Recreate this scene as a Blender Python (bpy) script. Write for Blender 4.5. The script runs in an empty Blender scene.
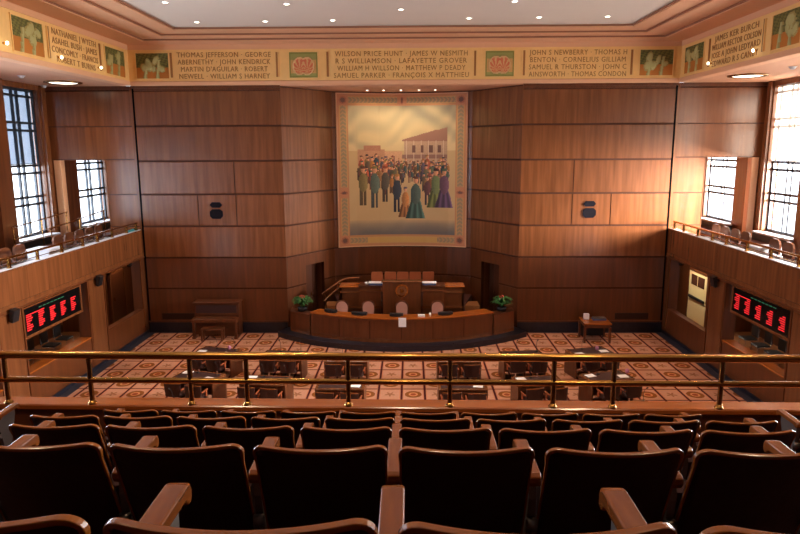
import bpy, math, random
from mathutils import Vector, Matrix
random.seed(7)
C = bpy.context.scene.collection
PI = math.pi

def lin(r, g, b):
    f = lambda c: (c/255/12.92) if c/255 <= .04045 else ((c/255+.055)/1.055)**2.4
    return (f(r), f(g), f(b), 1.0)

# ------------------------------------------------------------ camera, world, exposure
W = 10.16          # half width of the chamber at the frieze
F_PX = 653.0; PITCH = 0.1797; ROLL = -0.0047; YAW = -0.0167
cam = bpy.data.cameras.new('camera'); cam.sensor_width = 36; cam.lens = F_PX*36/800
cam.clip_start = .05; cam.clip_end = 200
co = bpy.data.objects.new('camera', cam); C.objects.link(co)
bpy.context.scene.camera = co
cy, sy = math.cos(YAW), math.sin(YAW); cp, sp = math.cos(PITCH), math.sin(PITCH); cr, sr = math.cos(ROLL), math.sin(ROLL)
M1 = Matrix(((cy, -sy, 0), (sy, cy, 0), (0, 0, 1)))
M2 = Matrix(((1, 0, 0), (0, 0, -1), (0, 1, 0)))
M3 = Matrix(((1, 0, 0), (0, cp, -sp), (0, sp, cp)))
M4 = Matrix(((cr, -sr, 0), (sr, cr, 0), (0, 0, 1)))
MM = M4 @ M3 @ M2 @ M1                      # world -> (right, down, forward)
right, down, fwd = MM[0], MM[1], MM[2]
rot = Matrix((right, -down, -fwd)).transposed()
co.matrix_world = Matrix.Translation((.277, 0, 7.16)) @ rot.to_4x4()

world = bpy.data.worlds.new('daylight'); bpy.context.scene.world = world
world.use_nodes = True
bg = world.node_tree.nodes['Background']
bg.inputs[0].default_value = (.80, .90, 1.0, 1); bg.inputs[1].default_value = 3.0
vs = bpy.context.scene.view_settings
vs.view_transform = 'Standard'; vs.look = 'None'; vs.gamma = 1; vs.use_curve_mapping = False
vs.exposure = 0.55
cyc = bpy.context.scene.cycles
cyc.use_denoising = True
cyc.max_bounces = 8; cyc.diffuse_bounces = 5; cyc.glossy_bounces = 4; cyc.transmission_bounces = 4
cyc.sample_clamp_indirect = 6; cyc.caustics_reflective = False; cyc.caustics_refractive = False

def area(name, loc, size, power, col, direction, spread=180, sy_=None):
    l = bpy.data.lights.new(name, 'AREA'); l.energy = power; l.color = col; l.size = size
    if sy_: l.shape = 'RECTANGLE'; l.size_y = sy_
    l.spread = math.radians(spread)
    o = bpy.data.objects.new(name, l); C.objects.link(o); o.location = loc
    o.rotation_euler = Vector(direction).to_track_quat('-Z', 'Y').to_euler()
    return o
def spot(name, loc, power, col, angle=100, blend=.6, direction=(0, 0, -1), r=.08):
    l = bpy.data.lights.new(name, 'SPOT'); l.energy = power; l.color = col
    l.spot_size = math.radians(angle); l.spot_blend = blend; l.shadow_soft_size = r
    o = bpy.data.objects.new(name, l); C.objects.link(o); o.location = loc
    o.rotation_euler = Vector(direction).to_track_quat('-Z', 'Y').to_euler()
    return o
WARM = (1, .76, .52)
DAY = (.78, .88, 1.0)
WIN_Y = [(26.85, 29.5), (22.2, 24.5), (17.05, 19.35), (11.9, 14.2), (6.75, 9.05)]   # window bays on both long sides
for sx in (-1, 1):
    for k, (a, b) in enumerate(WIN_Y):
        area('window_daylight', (sx*14.15, (a+b)/2, 6.7 if k else 5.4), b-a+.5, (560 if k else 400)*((.5, .7, 3.2, 3.0, 2.4) if sx < 0 else (.4, .35, 2.6, 1.5, 1.0))[k], DAY if sx < 0 else (1, .96, .92), (-sx, 0, 0), 180, 5.6 if k else 3.0)
# the bright low sky beyond the right-hand windows
area('hazy_sun', (20.5, 19.6, 6.6), 5, 25000, (1, .95, .88), (-13, 5, -1.0), 150, 4)
# the recessed lamps of the ceiling
DOWN = [(-6.55, 19.1), (-6.6, 22.0), (-4.38, 21.95), (-3.22, 19.45), (-2.2, 21.87), (0, 20.3), (2.13, 21.72), (3.2, 19.35), (4.32, 21.65), (6.45, 21.6)]
for x, y in DOWN: spot('downlight_beam', (x, y, 11.1), 90, WARM, 100)
for x in (-6.5, -2.2, 2.2, 6.5):
    for y in (7.5, 11.5, 15.5): spot('downlight_beam', (x, y, 11.1), 170, WARM, 100)
for x in (-3.5, 0, 3.5): spot('downlight_beam', (x, 3.6, 11.1), 190, (1, .68, .40), 110)

# ------------------------------------------------------------ materials
MATS = {}
def nodes_of(name):
    m = bpy.data.materials.new(name); m.use_nodes = True
    nt = m.node_tree; return m, nt, nt.nodes['Principled BSDF']
def plain(name, col, rough=.5, metal=0, emit=None, es=0, spec=.5, bump=0, bscale=40, vary=.12):
    m, nt, p = nodes_of(name)
    p.inputs['Roughness'].default_value = rough; p.inputs['Metallic'].default_value = metal
    p.inputs['Specular IOR Level'].default_value = spec
    tc = nt.nodes.new('ShaderNodeTexCoord'); n = nt.nodes.new('ShaderNodeTexNoise'); n.inputs['Scale'].default_value = bscale
    nt.links.new(tc.outputs['Object'], n.inputs['Vector'])
    mx = nt.nodes.new('ShaderNodeMix'); mx.data_type = 'RGBA'
    mx.inputs['A'].default_value = tuple(c*(1-vary) for c in col[:3])+(1,); mx.inputs['B'].default_value = tuple(min(1, c*(1+vary)) for c in col[:3])+(1,)
    nt.links.new(n.outputs['Fac'], mx.inputs['Factor']); nt.links.new(mx.outputs['Result'], p.inputs['Base Color'])
    if bump:
        b = nt.nodes.new('ShaderNodeBump'); b.inputs['Strength'].default_value = bump; b.inputs['Distance'].default_value = .01
        nt.links.new(n.outputs['Fac'], b.inputs['Height']); nt.links.new(b.outputs['Normal'], p.inputs['Normal'])
    if emit:
        p.inputs['Emission Color'].default_value = emit; p.inputs['Emission Strength'].default_value = es
    MATS[name] = m; return m
def wood(name, c1, c2, rough=.32, sc=(9, 9, .7), spec=.5, vary=.22, coat=0):
    m, nt, p = nodes_of(name)
    tc = nt.nodes.new('ShaderNodeTexCoord'); mp = nt.nodes.new('ShaderNodeMapping'); mp.inputs['Scale'].default_value = sc
    nt.links.new(tc.outputs['Object'], mp.inputs['Vector'])
    geo = nt.nodes.new('ShaderNodeNewGeometry')
    off = nt.nodes.new('ShaderNodeVectorMath'); off.operation = 'MULTIPLY_ADD'
    cmb = nt.nodes.new('ShaderNodeCombineXYZ')
    for i in range(3): nt.links.new(geo.outputs['Random Per Island'], cmb.inputs[i])
    nt.links.new(cmb.outputs[0], off.inputs[0]); off.inputs[1].default_value = (37, 23, 11); nt.links.new(mp.outputs[0], off.inputs[2])
    n = nt.nodes.new('ShaderNodeTexNoise'); n.inputs['Scale'].default_value = 1.0; n.inputs['Detail'].default_value = 7; n.inputs['Roughness'].default_value = .5
    n.inputs['Distortion'].default_value = .2
    nt.links.new(off.outputs[0], n.inputs['Vector'])
    r = nt.nodes.new('ShaderNodeValToRGB'); r.color_ramp.elements[0].position = .2; r.color_ramp.elements[0].color = c1
    r.color_ramp.elements[1].position = .8; r.color_ramp.elements[1].color = c2
    nt.links.new(n.outputs['Fac'], r.inputs['Fac'])
    mr = nt.nodes.new('ShaderNodeMapRange'); mr.inputs['To Min'].default_value = 1-vary; mr.inputs['To Max'].default_value = 1+vary*.6
    nt.links.new(geo.outputs['Random Per Island'], mr.inputs['Value'])
    mx = nt.nodes.new('ShaderNodeVectorMath'); mx.operation = 'SCALE'
    nt.links.new(r.outputs['Color'], mx.inputs[0]); nt.links.new(mr.outputs[0], mx.inputs['Scale'])
    nt.links.new(mx.outputs[0], p.inputs['Base Color'])
    p.inputs['Roughness'].default_value = rough; p.inputs['Specular IOR Level'].default_value = spec
    p.inputs['Coat Weight'].default_value = coat; p.inputs['Coat Roughness'].default_value = .15
    MATS[name] = m; return m

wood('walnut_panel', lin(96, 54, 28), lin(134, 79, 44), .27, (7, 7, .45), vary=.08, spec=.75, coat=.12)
wood('walnut_low', lin(78, 40, 18), lin(112, 61, 31), .3, (7, 7, .5), vary=.1, spec=.6)  # darker walnut; on the lower walls it carries their shade in its colour
wood('walnut_rostrum', lin(82, 42, 20), lin(116, 63, 33), .28, (9, 9, .8), vary=.1)
wood('walnut_desk', lin(78, 40, 22), lin(112, 62, 35), .3, (4, 9, 9))
wood('honey_top', lin(160, 82, 28), lin(190, 106, 42), .22, (1.2, 12, 12), coat=.3)
wood('arm_wood', lin(100, 50, 14), lin(154, 84, 28), .26, (22, 3, 22), coat=.2)
wood('rim_wood', lin(124, 66, 14), lin(176, 100, 26), .25, (2, 14, 14), coat=.2)
wood('leather_orange', lin(150, 76, 42), lin(172, 92, 54), .45, (3, 3, 3))
plain('groove', lin(72, 38, 22), .7, spec=.15)
plain('plaster_ceiling', lin(226, 216, 202), .9, vary=.02, bscale=1.5)
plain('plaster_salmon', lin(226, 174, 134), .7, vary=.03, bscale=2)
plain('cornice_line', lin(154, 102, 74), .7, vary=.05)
plain('gold_frieze', lin(238, 196, 124), .6, vary=.07, bscale=5, bump=.2)
plain('letter_brown', lin(156, 104, 50), .7)
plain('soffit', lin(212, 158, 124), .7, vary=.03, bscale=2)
plain('navy_marble', lin(34, 34, 46), .28, vary=.5, bscale=9)
plain('brass', lin(186, 138, 74), .2, 1, vary=.06, bscale=9)
plain('brass_dark', lin(150, 112, 62), .24, 1, vary=.1, bscale=9)
plain('steel', lin(120, 112, 108), .42, .8, vary=.1)
plain('seat_fabric', lin(50, 23, 18), .5, vary=.25, bscale=30, bump=.15, spec=.25)
plain('seat_cushion', lin(58, 24, 26), .85, vary=.2, bscale=90, bump=.3)
plain('black', lin(20, 20, 24), .45)
plain('grille_black', lin(26, 22, 28), .9, spec=.1)
plain('slot_black', lin(16, 10, 8), 1.0, spec=0)
plain('black_screen', lin(8, 10, 12), .2)
plain('paper', lin(250, 248, 250), .7, vary=.02)
plain('blue_print', lin(70, 84, 130), .6)
plain('chrome', lin(215, 220, 230), .15, 1)
plain('desk_leather', lin(58, 34, 36), .5, vary=.15, bscale=30)
plain('chair_leather', lin(48, 22, 18), .42, vary=.2, bscale=30)
plain('pink_fabric', lin(196, 140, 122), .8, vary=.08, bscale=60)
plain('window_frame', lin(34, 42, 54), .45)
plain('sill_white', lin(205, 205, 212), .5)
plain('cream_paint', lin(232, 206, 150), .5, vary=.03)
plain('door_wood', lin(74, 36, 18), .35, vary=.12, bscale=6)
plain('foam_pink', lin(190, 120, 150), .8)
plain('leaf_green', lin(64, 118, 60), .5, vary=.35, bscale=14)
plain('flower_red', lin(190, 70, 48), .6)
plain('soil_pot', lin(28, 22, 26), .5)
plain('teal', lin(30, 130, 138), .6)
plain('navy_carpet', lin(42, 38, 56), .95, vary=.2, bscale=60, bump=.2)
plain('gallery_carpet', lin(74, 34, 26), .95, vary=.35, bscale=40, bump=.2)
plain('step_carpet', lin(160, 104, 58), .9, vary=.1, bscale=40)
plain('lamp_glow', lin(255, 236, 205), .5, emit=(1, .86, .66, 1), es=6)
plain('lens_glow', lin(255, 236, 205), .5, emit=(1, .88, .70, 1), es=2.6)
plain('led_red', lin(255, 30, 30), .5, emit=(1, .03, .04, 1), es=.6)
plain('led_green', lin(20, 60, 40), .5, emit=(.05, .4, .2, 1), es=.18)

def carpet():
    m, nt, p = nodes_of('tile_carpet')
    L = nt.links
    def mt(op, a, b=None, c=None):
        n = nt.nodes.new('ShaderNodeMath'); n.operation = op
        for i, v in enumerate((a, b, c)):
            if v is None: continue
            if isinstance(v, (int, float)): n.inputs[i].default_value = v
            else: L.new(v, n.inputs[i])
        return n.outputs[0]
    tc = nt.nodes.new('ShaderNodeTexCoord'); sep = nt.nodes.new('ShaderNodeSeparateXYZ'); L.new(tc.outputs['Object'], sep.inputs[0])
    nz = nt.nodes.new('ShaderNodeTexNoise'); nz.inputs['Scale'].default_value = 14; nz.inputs['Detail'].default_value = 3
    L.new(tc.outputs['Object'], nz.inputs['Vector'])
    wob = mt('MULTIPLY', mt('SUBTRACT', nz.outputs['Fac'], .5), .10)
    X = mt('DIVIDE', sep.outputs[0], .69); Y = mt('DIVIDE', mt('SUBTRACT', 24.86+69.6, sep.outputs[1]), .87)
    fx = mt('FLOOR', X); fy = mt('FLOOR', Y)
    u = mt('SUBTRACT', mt('SUBTRACT', X, fx), .5); v = mt('SUBTRACT', mt('SUBTRACT', Y, fy), .5)
    au = mt('ABSOLUTE', u); av = mt('ABSOLUTE', v)
    par = mt('FLOORED_MODULO', mt('ADD', fx, fy), 2.0)           # 1 -> oval wreath, 0 -> sprig
    line = mt('MAXIMUM', mt('GREATER_THAN', au, .45), mt('GREATER_THAN', av, .466))
    bx_ = mt('MAXIMUM', mt('MULTIPLY', au, 1.0), mt('MULTIPLY', av, 1.0))
    inner = mt('MULTIPLY', mt('GREATER_THAN', bx_, .405), mt('LESS_THAN', bx_, .435))
    r = mt('ADD', mt('SQRT', mt('ADD', mt('POWER', mt('DIVIDE', u, .36), 2.0), mt('POWER', mt('DIVIDE', v, .31), 2.0))), wob)
    ring = mt('MULTIPLY', mt('LESS_THAN', r, 1.0), mt('GREATER_THAN', r, .55))
    core = mt('LESS_THAN', r, .34)
    mid = mt('LESS_THAN', r, 1.0)
    ang = nt.nodes.new('ShaderNodeMath'); ang.operation = 'ARCTAN2'; L.new(u, ang.inputs[0]); L.new(v, ang.inputs[1])
    pet = mt('MULTIPLY_ADD', mt('COSINE', mt('MULTIPLY', ang.outputs[0], 5.0)), .35, .62)
    rs = mt('SQRT', mt('ADD', mt('POWER', mt('DIVIDE', u, .25), 2.0), mt('POWER', mt('DIVIDE', v, .21), 2.0)))
    sprig = mt('LESS_THAN', mt('ADD', rs, wob), pet)
    base = nt.nodes.new('ShaderNodeMix'); base.data_type = 'RGBA'; base.inputs['A'].default_value = lin(190, 136, 112); base.inputs['B'].default_value = lin(218, 166, 140)
    L.new(nz.outputs['Fac'], base.inputs['Factor'])
    cur = base.outputs['Result']
    def lay(fac, col):
        nonlocal cur
        n = nt.nodes.new('ShaderNodeMix'); n.data_type = 'RGBA'; L.new(fac, n.inputs['Factor']); L.new(cur, n.inputs['A']); n.inputs['B'].default_value = col
        cur = n.outputs['Result']
    npar = mt('SUBTRACT', 1.0, par)
    lay(mt('MULTIPLY', inner, .6), lin(206, 112, 62))
    lay(mt('MULTIPLY', par, mid), lin(212, 142, 98))
    lay(mt('MULTIPLY', par, ring), lin(140, 82, 36))
    lay(mt('MULTIPLY', par, core), lin(158, 76, 44))
    lay(mt('MULTIPLY', mt('MULTIPLY', npar, sprig), .8), lin(146, 92, 56))
    lay(line, lin(78, 20, 20))
    L.new(cur, p.inputs['Base Color']); p.inputs['Roughness'].default_value = .95; p.inputs['Specular IOR Level'].default_value = .15
    MATS['tile_carpet'] = m
carpet()
def attr_mat(name, rough=.7, bump=0):
    m, nt, p = nodes_of(name)
    a = nt.nodes.new('ShaderNodeVertexColor'); a.layer_name = 'Col'
    nt.links.new(a.outputs['Color'], p.inputs['Base Color']); p.inputs['Roughness'].default_value = rough
    MATS[name] = m
attr_mat('painted', .65); attr_mat('relief_paint', .7)
def shade_mat(name, col, trans, transp):
    m = bpy.data.materials.new(name); m.use_nodes = True; nt = m.node_tree; nt.nodes.clear()
    out = nt.nodes.new('ShaderNodeOutputMaterial'); d = nt.nodes.new('ShaderNodeBsdfDiffuse'); t = nt.nodes.new('ShaderNodeBsdfTranslucent'); tr = nt.nodes.new('ShaderNodeBsdfTransparent')
    tc = nt.nodes.new('ShaderNodeTexCoord'); n = nt.nodes.new('ShaderNodeTexNoise'); n.inputs['Scale'].default_value = 3
    nt.links.new(tc.outputs['Object'], n.inputs['Vector'])
    mc = nt.nodes.new('ShaderNodeMix'); mc.data_type = 'RGBA'; mc.inputs['A'].default_value = tuple(c*.9 for c in col[:3])+(1,); mc.inputs['B'].default_value = col
    nt.links.new(n.outputs['Fac'], mc.inputs['Factor'])
    nt.links.new(mc.outputs['Result'], d.inputs[0]); nt.links.new(mc.outputs['Result'], t.inputs[0])
    a = nt.nodes.new('ShaderNodeMixShader'); a.inputs[0].default_value = trans; nt.links.new(d.outputs[0], a.inputs[1]); nt.links.new(t.outputs[0], a.inputs[2])
    b = nt.nodes.new('ShaderNodeMixShader'); b.inputs[0].default_value = transp; nt.links.new(a.outputs[0], b.inputs[1]); nt.links.new(tr.outputs[0], b.inputs[2])
    nt.links.new(b.outputs[0], out.inputs[0]); MATS[name] = m
shade_mat('blind_cream', (.85, .77, .66, 1), .17, .0)
shade_mat('blind_blue', (.30, .36, .46, 1), .12, .0)
def glass_mat():
    m = bpy.data.materials.new('window_glass'); m.use_nodes = True; nt = m.node_tree; nt.nodes.clear()
    out = nt.nodes.new('ShaderNodeOutputMaterial'); g = nt.nodes.new('ShaderNodeBsdfGlossy'); g.inputs['Roughness'].default_value = .02
    tr = nt.nodes.new('ShaderNodeBsdfTransparent'); a = nt.nodes.new('ShaderNodeMixShader'); a.inputs[0].default_value = .06
    nt.links.new(tr.outputs[0], a.inputs[1]); nt.links.new(g.outputs[0], a.inputs[2]); nt.links.new(a.outputs[0], out.inputs[0]); MATS['window_glass'] = m
glass_mat()

# ------------------------------------------------------------ mesh helpers
class MB:
    def __init__(s): s.v = []; s.f = []; s.m = []; s.sm = []; s.mats = []
    def mi(s, mat):
        if mat not in s.mats: s.mats.append(mat)
        return s.mats.index(mat)
    def add(s, vs_, fs, mat, smooth=False):
        o = len(s.v); s.v += [tuple(v) for v in vs_]; k = s.mi(mat)
        for f in fs: s.f.append(tuple(o+i for i in f)); s.m.append(k); s.sm.append(smooth)
        return s
    def box(s, a, b, mat, bev=0):
        x0, x1 = sorted((a[0], b[0])); y0, y1 = sorted((a[1], b[1])); z0, z1 = sorted((a[2], b[2]))
        if bev:
            e = min(bev, (x1-x0)*.45, (y1-y0)*.45, (z1-z0)*.45)
            vs_ = []; idx = {}
            for X in (0, 1):
                for Y in (0, 1):
                    for Z in (0, 1):
                        for ax in range(3):
                            p = [(x0, x1)[X], (y0, y1)[Y], (z0, z1)[Z]]
                            for q in range(3):
                                if q != ax: p[q] += e*(1 if (X, Y, Z)[q] == 0 else -1)
                            idx[X, Y, Z, ax] = len(vs_); vs_.append(p)
            fs = []
            for ax in range(3):
                o1, o2 = [q for q in range(3) if q != ax]
                for sd in (0, 1):
                    ring = []
                    for (p, q) in ((0, 0), (1, 0), (1, 1), (0, 1)):
                        k = [0, 0, 0]; k[ax] = sd; k[o1] = p; k[o2] = q; ring.append(idx[k[0], k[1], k[2], ax])
                    fs.append(ring)
                for p in (0, 1):
                    for q in (0, 1):
                        k0 = [0, 0, 0]; k0[o1] = p; k0[o2] = q; k1 = list(k0); k1[ax] = 1
                        fs.append([idx[(*k0, o1)], idx[(*k1, o1)], idx[(*k1, o2)], idx[(*k0, o2)]])
            for X in (0, 1):
                for Y in (0, 1):
                    for Z in (0, 1): fs.append([idx[X, Y, Z, 0], idx[X, Y, Z, 1], idx[X, Y, Z, 2]])
            return s.add(vs_, fs, mat)
        vs_ = [(x0, y0, z0), (x1, y0, z0), (x1, y1, z0), (x0, y1, z0), (x0, y0, z1), (x1, y0, z1), (x1, y1, z1), (x0, y1, z1)]
        return s.add(vs_, [(0, 3, 2, 1), (4, 5, 6, 7), (0, 1, 5, 4), (1, 2, 6, 5), (2, 3, 7, 6), (3, 0, 4, 7)], mat)
    def prism(s, pts, z0, z1, mat):                 # plan polygon extruded upwards
        n = len(pts)
        vs_ = [(p[0], p[1], z0) for p in pts]+[(p[0], p[1], z1) for p in pts]
        return s.add(vs_, [tuple(range(n-1, -1, -1)), tuple(range(n, 2*n))]+[(i, (i+1) % n, n+(i+1) % n, n+i) for i in range(n)], mat)
    def extr(s, pts, axis, a, b, mat):              # outline in the two other axes, extruded along axis
        n = len(pts)
        def P(p, t):
            return {0: (t, p[0], p[1]), 1: (p[0], t, p[1]), 2: (p[0], p[1], t)}[axis]
        return s.add([P(p, a) for p in pts]+[P(p, b) for p in pts], [tuple(range(n-1, -1, -1)), tuple(range(n, 2*n))]+[(i, (i+1) % n, n+(i+1) % n, n+i) for i in range(n)], mat)
    def tube(s, path, r, mat, seg=10, cap=True):
        path = [Vector(p) for p in path]; n = len(path); vs_ = []
        rr = r if isinstance(r, (list, tuple)) else [r]*n
        t0 = (path[1]-path[0]).normalized(); up = Vector((0, 0, 1)) if abs(t0.z) < .9 else Vector((1, 0, 0))
        nn = t0.cross(up).normalized()
        for i, p in enumerate(path):
            t = (path[min(i+1, n-1)]-path[max(i-1, 0)]).normalized()
            nn = (nn-t*nn.dot(t)).normalized(); b = t.cross(nn)
            for k in range(seg):
                a = 2*PI*k/seg; vs_.append(p+(nn*math.cos(a)+b*math.sin(a))*rr[i])
        fs = [(i*seg+k, i*seg+(k+1) % seg, (i+1)*seg+(k+1) % seg, (i+1)*seg+k) for i in range(n-1) for k in range(seg)]
        s.add(vs_, fs, mat, True)
        if cap:
            s.add(vs_[:seg], [tuple(range(seg-1, -1, -1))], mat); s.add(vs_[-seg:], [tuple(range(seg))], mat)
        return s
    def lathe(s, prof, mat, c=(0, 0, 0), seg=16, smooth=True):
        vs_ = []; n = len(prof)
        for r, z in prof:
            for k in range(seg): a = 2*PI*k/seg; vs_.append((c[0]+r*math.cos(a), c[1]+r*math.sin(a), c[2]+z))
        fs = [(i*seg+k, i*seg+(k+1) % seg, (i+1)*seg+(k+1) % seg, (i+1)*seg+k) for i in range(n-1) for k in range(seg)]
        fs += [tuple(range(seg-1, -1, -1)), tuple(range((n-1)*seg, n*seg))]
        return s.add(vs_, fs, mat, smooth)
    def sweep(s, path, sect, mat, smooth=False):    # path in x,y (plan); section (outward, z)
        n = len(path); vs_ = []; k = len(sect)
        for i, (x, y) in enumerate(path):
            a = path[max(i-1, 0)]; b = path[min(i+1, n-1)]
            t = Vector((b[0]-a[0], b[1]-a[1])).normalized(); nx, ny = t.y, -t.x
            for (o, z) in sect: vs_.append((x+nx*o, y+ny*o, z))
        fs = [(i*k+j, i*k+(j+1) % k, (i+1)*k+(j+1) % k, (i+1)*k+j) for i in range(n-1) for j in range(k)]
        fs += [tuple(range(k-1, -1, -1)), tuple(range((n-1)*k, n*k))]
        return s.add(vs_, fs, mat, smooth)
    def build(s, name, parent=None, loc=None, rz=0):
        me = bpy.data.meshes.new(name); me.from_pydata(s.v, [], s.f)
        for m in s.mats: me.materials.append(MATS[m])
        me.polygons.foreach_set('material_index', s.m); me.polygons.foreach_set('use_smooth', s.sm)
        import bmesh
        bm = bmesh.new(); bm.from_mesh(me); bmesh.ops.recalc_face_normals(bm, faces=bm.faces); bm.to_mesh(me); bm.free()
        o = bpy.data.objects.new(name, me); C.objects.link(o)
        if parent: o.parent = parent
        if loc: o.location = loc
        if rz: o.rotation_euler = (0, 0, rz)
        return o
def tag(o, label, cat, group=None, kind=None):
    o['label'] = label; o['category'] = cat
    if group: o['group'] = group
    if kind: o['kind'] = kind
    return o
def thing(name, label, cat, loc=(0, 0, 0), rz=0, group=None):
    o = bpy.data.objects.new(name, None); C.objects.link(o); o.location = loc; o.rotation_euler = (0, 0, rz); o.empty_display_size = .1
    return tag(o, label, cat, group)
def struct(o):
    o['kind'] = 'structure'; return o
def copy_tree(o, parent=None):
    c = o.copy(); C.objects.link(c); c.parent = parent
    for ch in list(o.children): copy_tree(ch, c)
    return c

# ------------------------------------------------------------ shell
FZ0, FZ1 = 9.49, 10.95
YB = 25.0; YN = -4.0
CX = -.07
# floor
f = MB(); f.box((-9.86, 6.6, -.1), (9.86, 24.9, 0), 'tile_carpet'); struct(f.build('floor'))
f = MB()
for sx in (-1, 1): f.box((sx*9.86, 6.6, -.1), (sx*13.8, 30, 0), 'navy_carpet')
f.box((-9.86, 24.9, -.1), (9.86, 30, 0), 'navy_carpet')
struct(f.build('floor_border'))
for sx, nm in ((-1, 'left'), (1, 'right')):
    f = MB(); f.box((sx*10.55, 6.6, 0), (sx*13.6, 28.6, .012), 'step_carpet'); struct(f.build('floor_aisle_'+nm))

JZ = [.41, 1.77, 3.0, 4.23, 5.46, 6.72, 8.02, 9.32]
def run_panels(mb, p0, p1, zs, mat, gap=.07, seams=(), t=.05, hole=None, low='walnut_low'):
    """veneer panels on the vertical plane p0->p1 (plan), facing the camera side; seams at distances along"""
    p0 = Vector(p0); p1 = Vector(p1); d = (p1-p0); L = d.length; d.normalize(); n = Vector((d.y, -d.x))
    def slab(a, b, z0, z1, off0, off1, m):
        q = [p0+d*a+n*off0, p0+d*b+n*off0, p0+d*b+n*off1, p0+d*a+n*off1]
        mb.prism(q, z0, z1, m)
    # dark backing
    segs = [(0, L, 0, zs[-1])]
    if hole:
        h0, h1, hz = hole
        segs = [(0, h0, 0, zs[-1]), (h1, L, 0, zs[-1]), (h0, h1, hz, zs[-1])]
    for a, b, z0, z1 in segs: slab(a, b, z0, z1, -.15, -.012, 'groove')
    for i in range(len(zs)-1):
        z0, z1 = zs[i]+gap/2, zs[i+1]-gap/2
        sm = seams[i] if i < len(seams) and seams[i] else []
        xs = [0]+list(sm)+[L]
        for j in range(len(xs)-1):
            a, b = xs[j]+(.02 if j else 0), xs[j+1]-(.02 if j < len(xs)-2 else 0)
            m = low if zs[i] < 2.9 else mat  # lower panels take the darker walnut, shade put into the colour
            parts = [(a, b, z0, z1)]
            if hole and a < hole[1] and b > hole[0] and z0 < hole[2]:
                parts = [(a, hole[0], z0, z1), (hole[1], b, z0, z1)]
                if z1 > hole[2]: parts.append((hole[0], hole[1], hole[2], z1))
            for (q0, q1, w0, w1) in parts:
                if q1-q0 > .01: slab(q0, q1, w0, w1, -.012, .0, m)
# back wall: flat wings, then the alcove
SEAM = [None, None, None, [2.21, 3.68], [3.66], None, None]
w = MB()
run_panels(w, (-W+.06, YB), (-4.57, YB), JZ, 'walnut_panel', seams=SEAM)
w.box((-W+.06, YB-.03, 0), (-4.6, YB+.1, .41), 'navy_marble'); w.box((-W+.02, YB-.02, .41), (-4.57, YB+.05, .47), 'walnut_low')
w.box((-W, YB-.03, 9.40), (-4.57, YB+.3, FZ0), 'walnut_low'); w.box((-W, YB-.0, 9.32), (-4.57, YB+.3, 9.4), 'walnut_low')
struct(w.build('wall_back_left'))
w = MB()
Lr = W-.06-4.45
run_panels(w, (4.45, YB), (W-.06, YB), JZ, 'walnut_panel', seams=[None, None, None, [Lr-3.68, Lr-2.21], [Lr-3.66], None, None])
w.box((4.48, YB-.03, 0), (W-.06, YB+.1, .41), 'navy_marble'); w.box((4.45, YB-.02, .41), (W-.02, YB+.05, .47), 'walnut_low')
w.box((4.45, YB-.03, 9.40), (W, YB+.3, FZ0), 'walnut_low'); w.box((4.45, YB-.0, 9.32), (W, YB+.3, 9.4), 'walnut_low')
struct(w.build('wall_back_right'))
NP = [(-4.57, 25.0), (-2.95, 27.45), (-2.0, 27.80), (-1.05, 28.0), (-.07, 28.07), (.91, 28.0), (1.86, 27.80), (2.81, 27.45), (4.45, 25.0)]
JN = [.2, 1.77, 3.0, 4.23, 5.46, 6.72, 8.02, 9.46]
def niche_y(x):
    for (a, b) in zip(NP, NP[1:]):
        if a[0] <= x <= b[0]: return a[1]+(b[1]-a[1])*(x-a[0])/(b[0]-a[0])
    return 27.45
w = MB()
for i, (a, b) in enumerate(zip(NP, NP[1:])):
    hole = None
    L = math.dist(a, b)
    if i == 0: hole = (1.10, 2.22, 2.52)
    if i == 7: hole = (L-2.22, L-1.10, 2.52)
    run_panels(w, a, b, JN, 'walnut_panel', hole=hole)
struct(w.build('wall_alcove'))
w = MB(); w.prism([(-4.57, 25.0), (4.45, 25.0), (4.45, 28.4), (-4.57, 28.4)], 9.46, 9.6, 'soffit'); struct(w.build('ceiling_alcove'))
# doors in the slanting alcove walls
for i, (a, b, s0) in enumerate(((NP[0], NP[1], 1.10), (NP[8], NP[7], 1.10))):
    a = Vector(a); b = Vector(b); d = (b-a).normalized(); n = Vector((d.y, -d.x)) if i == 0 else Vector((-d.y, d.x))
    q = lambda t, o: (a+d*(s0+t)+n*o)
    m = MB()
    m.prism([q(0, -.34), q(.66, -.34), q(.66, -.29), q(0, -.29)], .2, 2.52, 'door_wood')
    m.prism([q(.45, -.5), q(1.12, -.5), q(1.12, -.44), q(.45, -.44)], .2, 2.52, 'groove')
    m.prism([q(0, -.5), q(0, -.14), q(-.06, -.14), q(-.06, -.5)], .2, 2.58, 'walnut_low')
    m.prism([q(1.12, -.5), q(1.12, -.14), q(1.18, -.14), q(1.18, -.5)], .2, 2.58, 'walnut_low')
    m.prism([q(0, -.5), q(1.12, -.5), q(1.12, -.14), q(0, -.14)], 2.52, 2.58, 'walnut_low')
    o = struct(m.build('door_%d' % (i+1)))
    h = MB(); p = q(.58, -.26); h.tube([(p.x, p.y, 1.15), (p.x, p.y, 1.3)], .02, 'brass'); h.build('door_handle', o)
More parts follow.
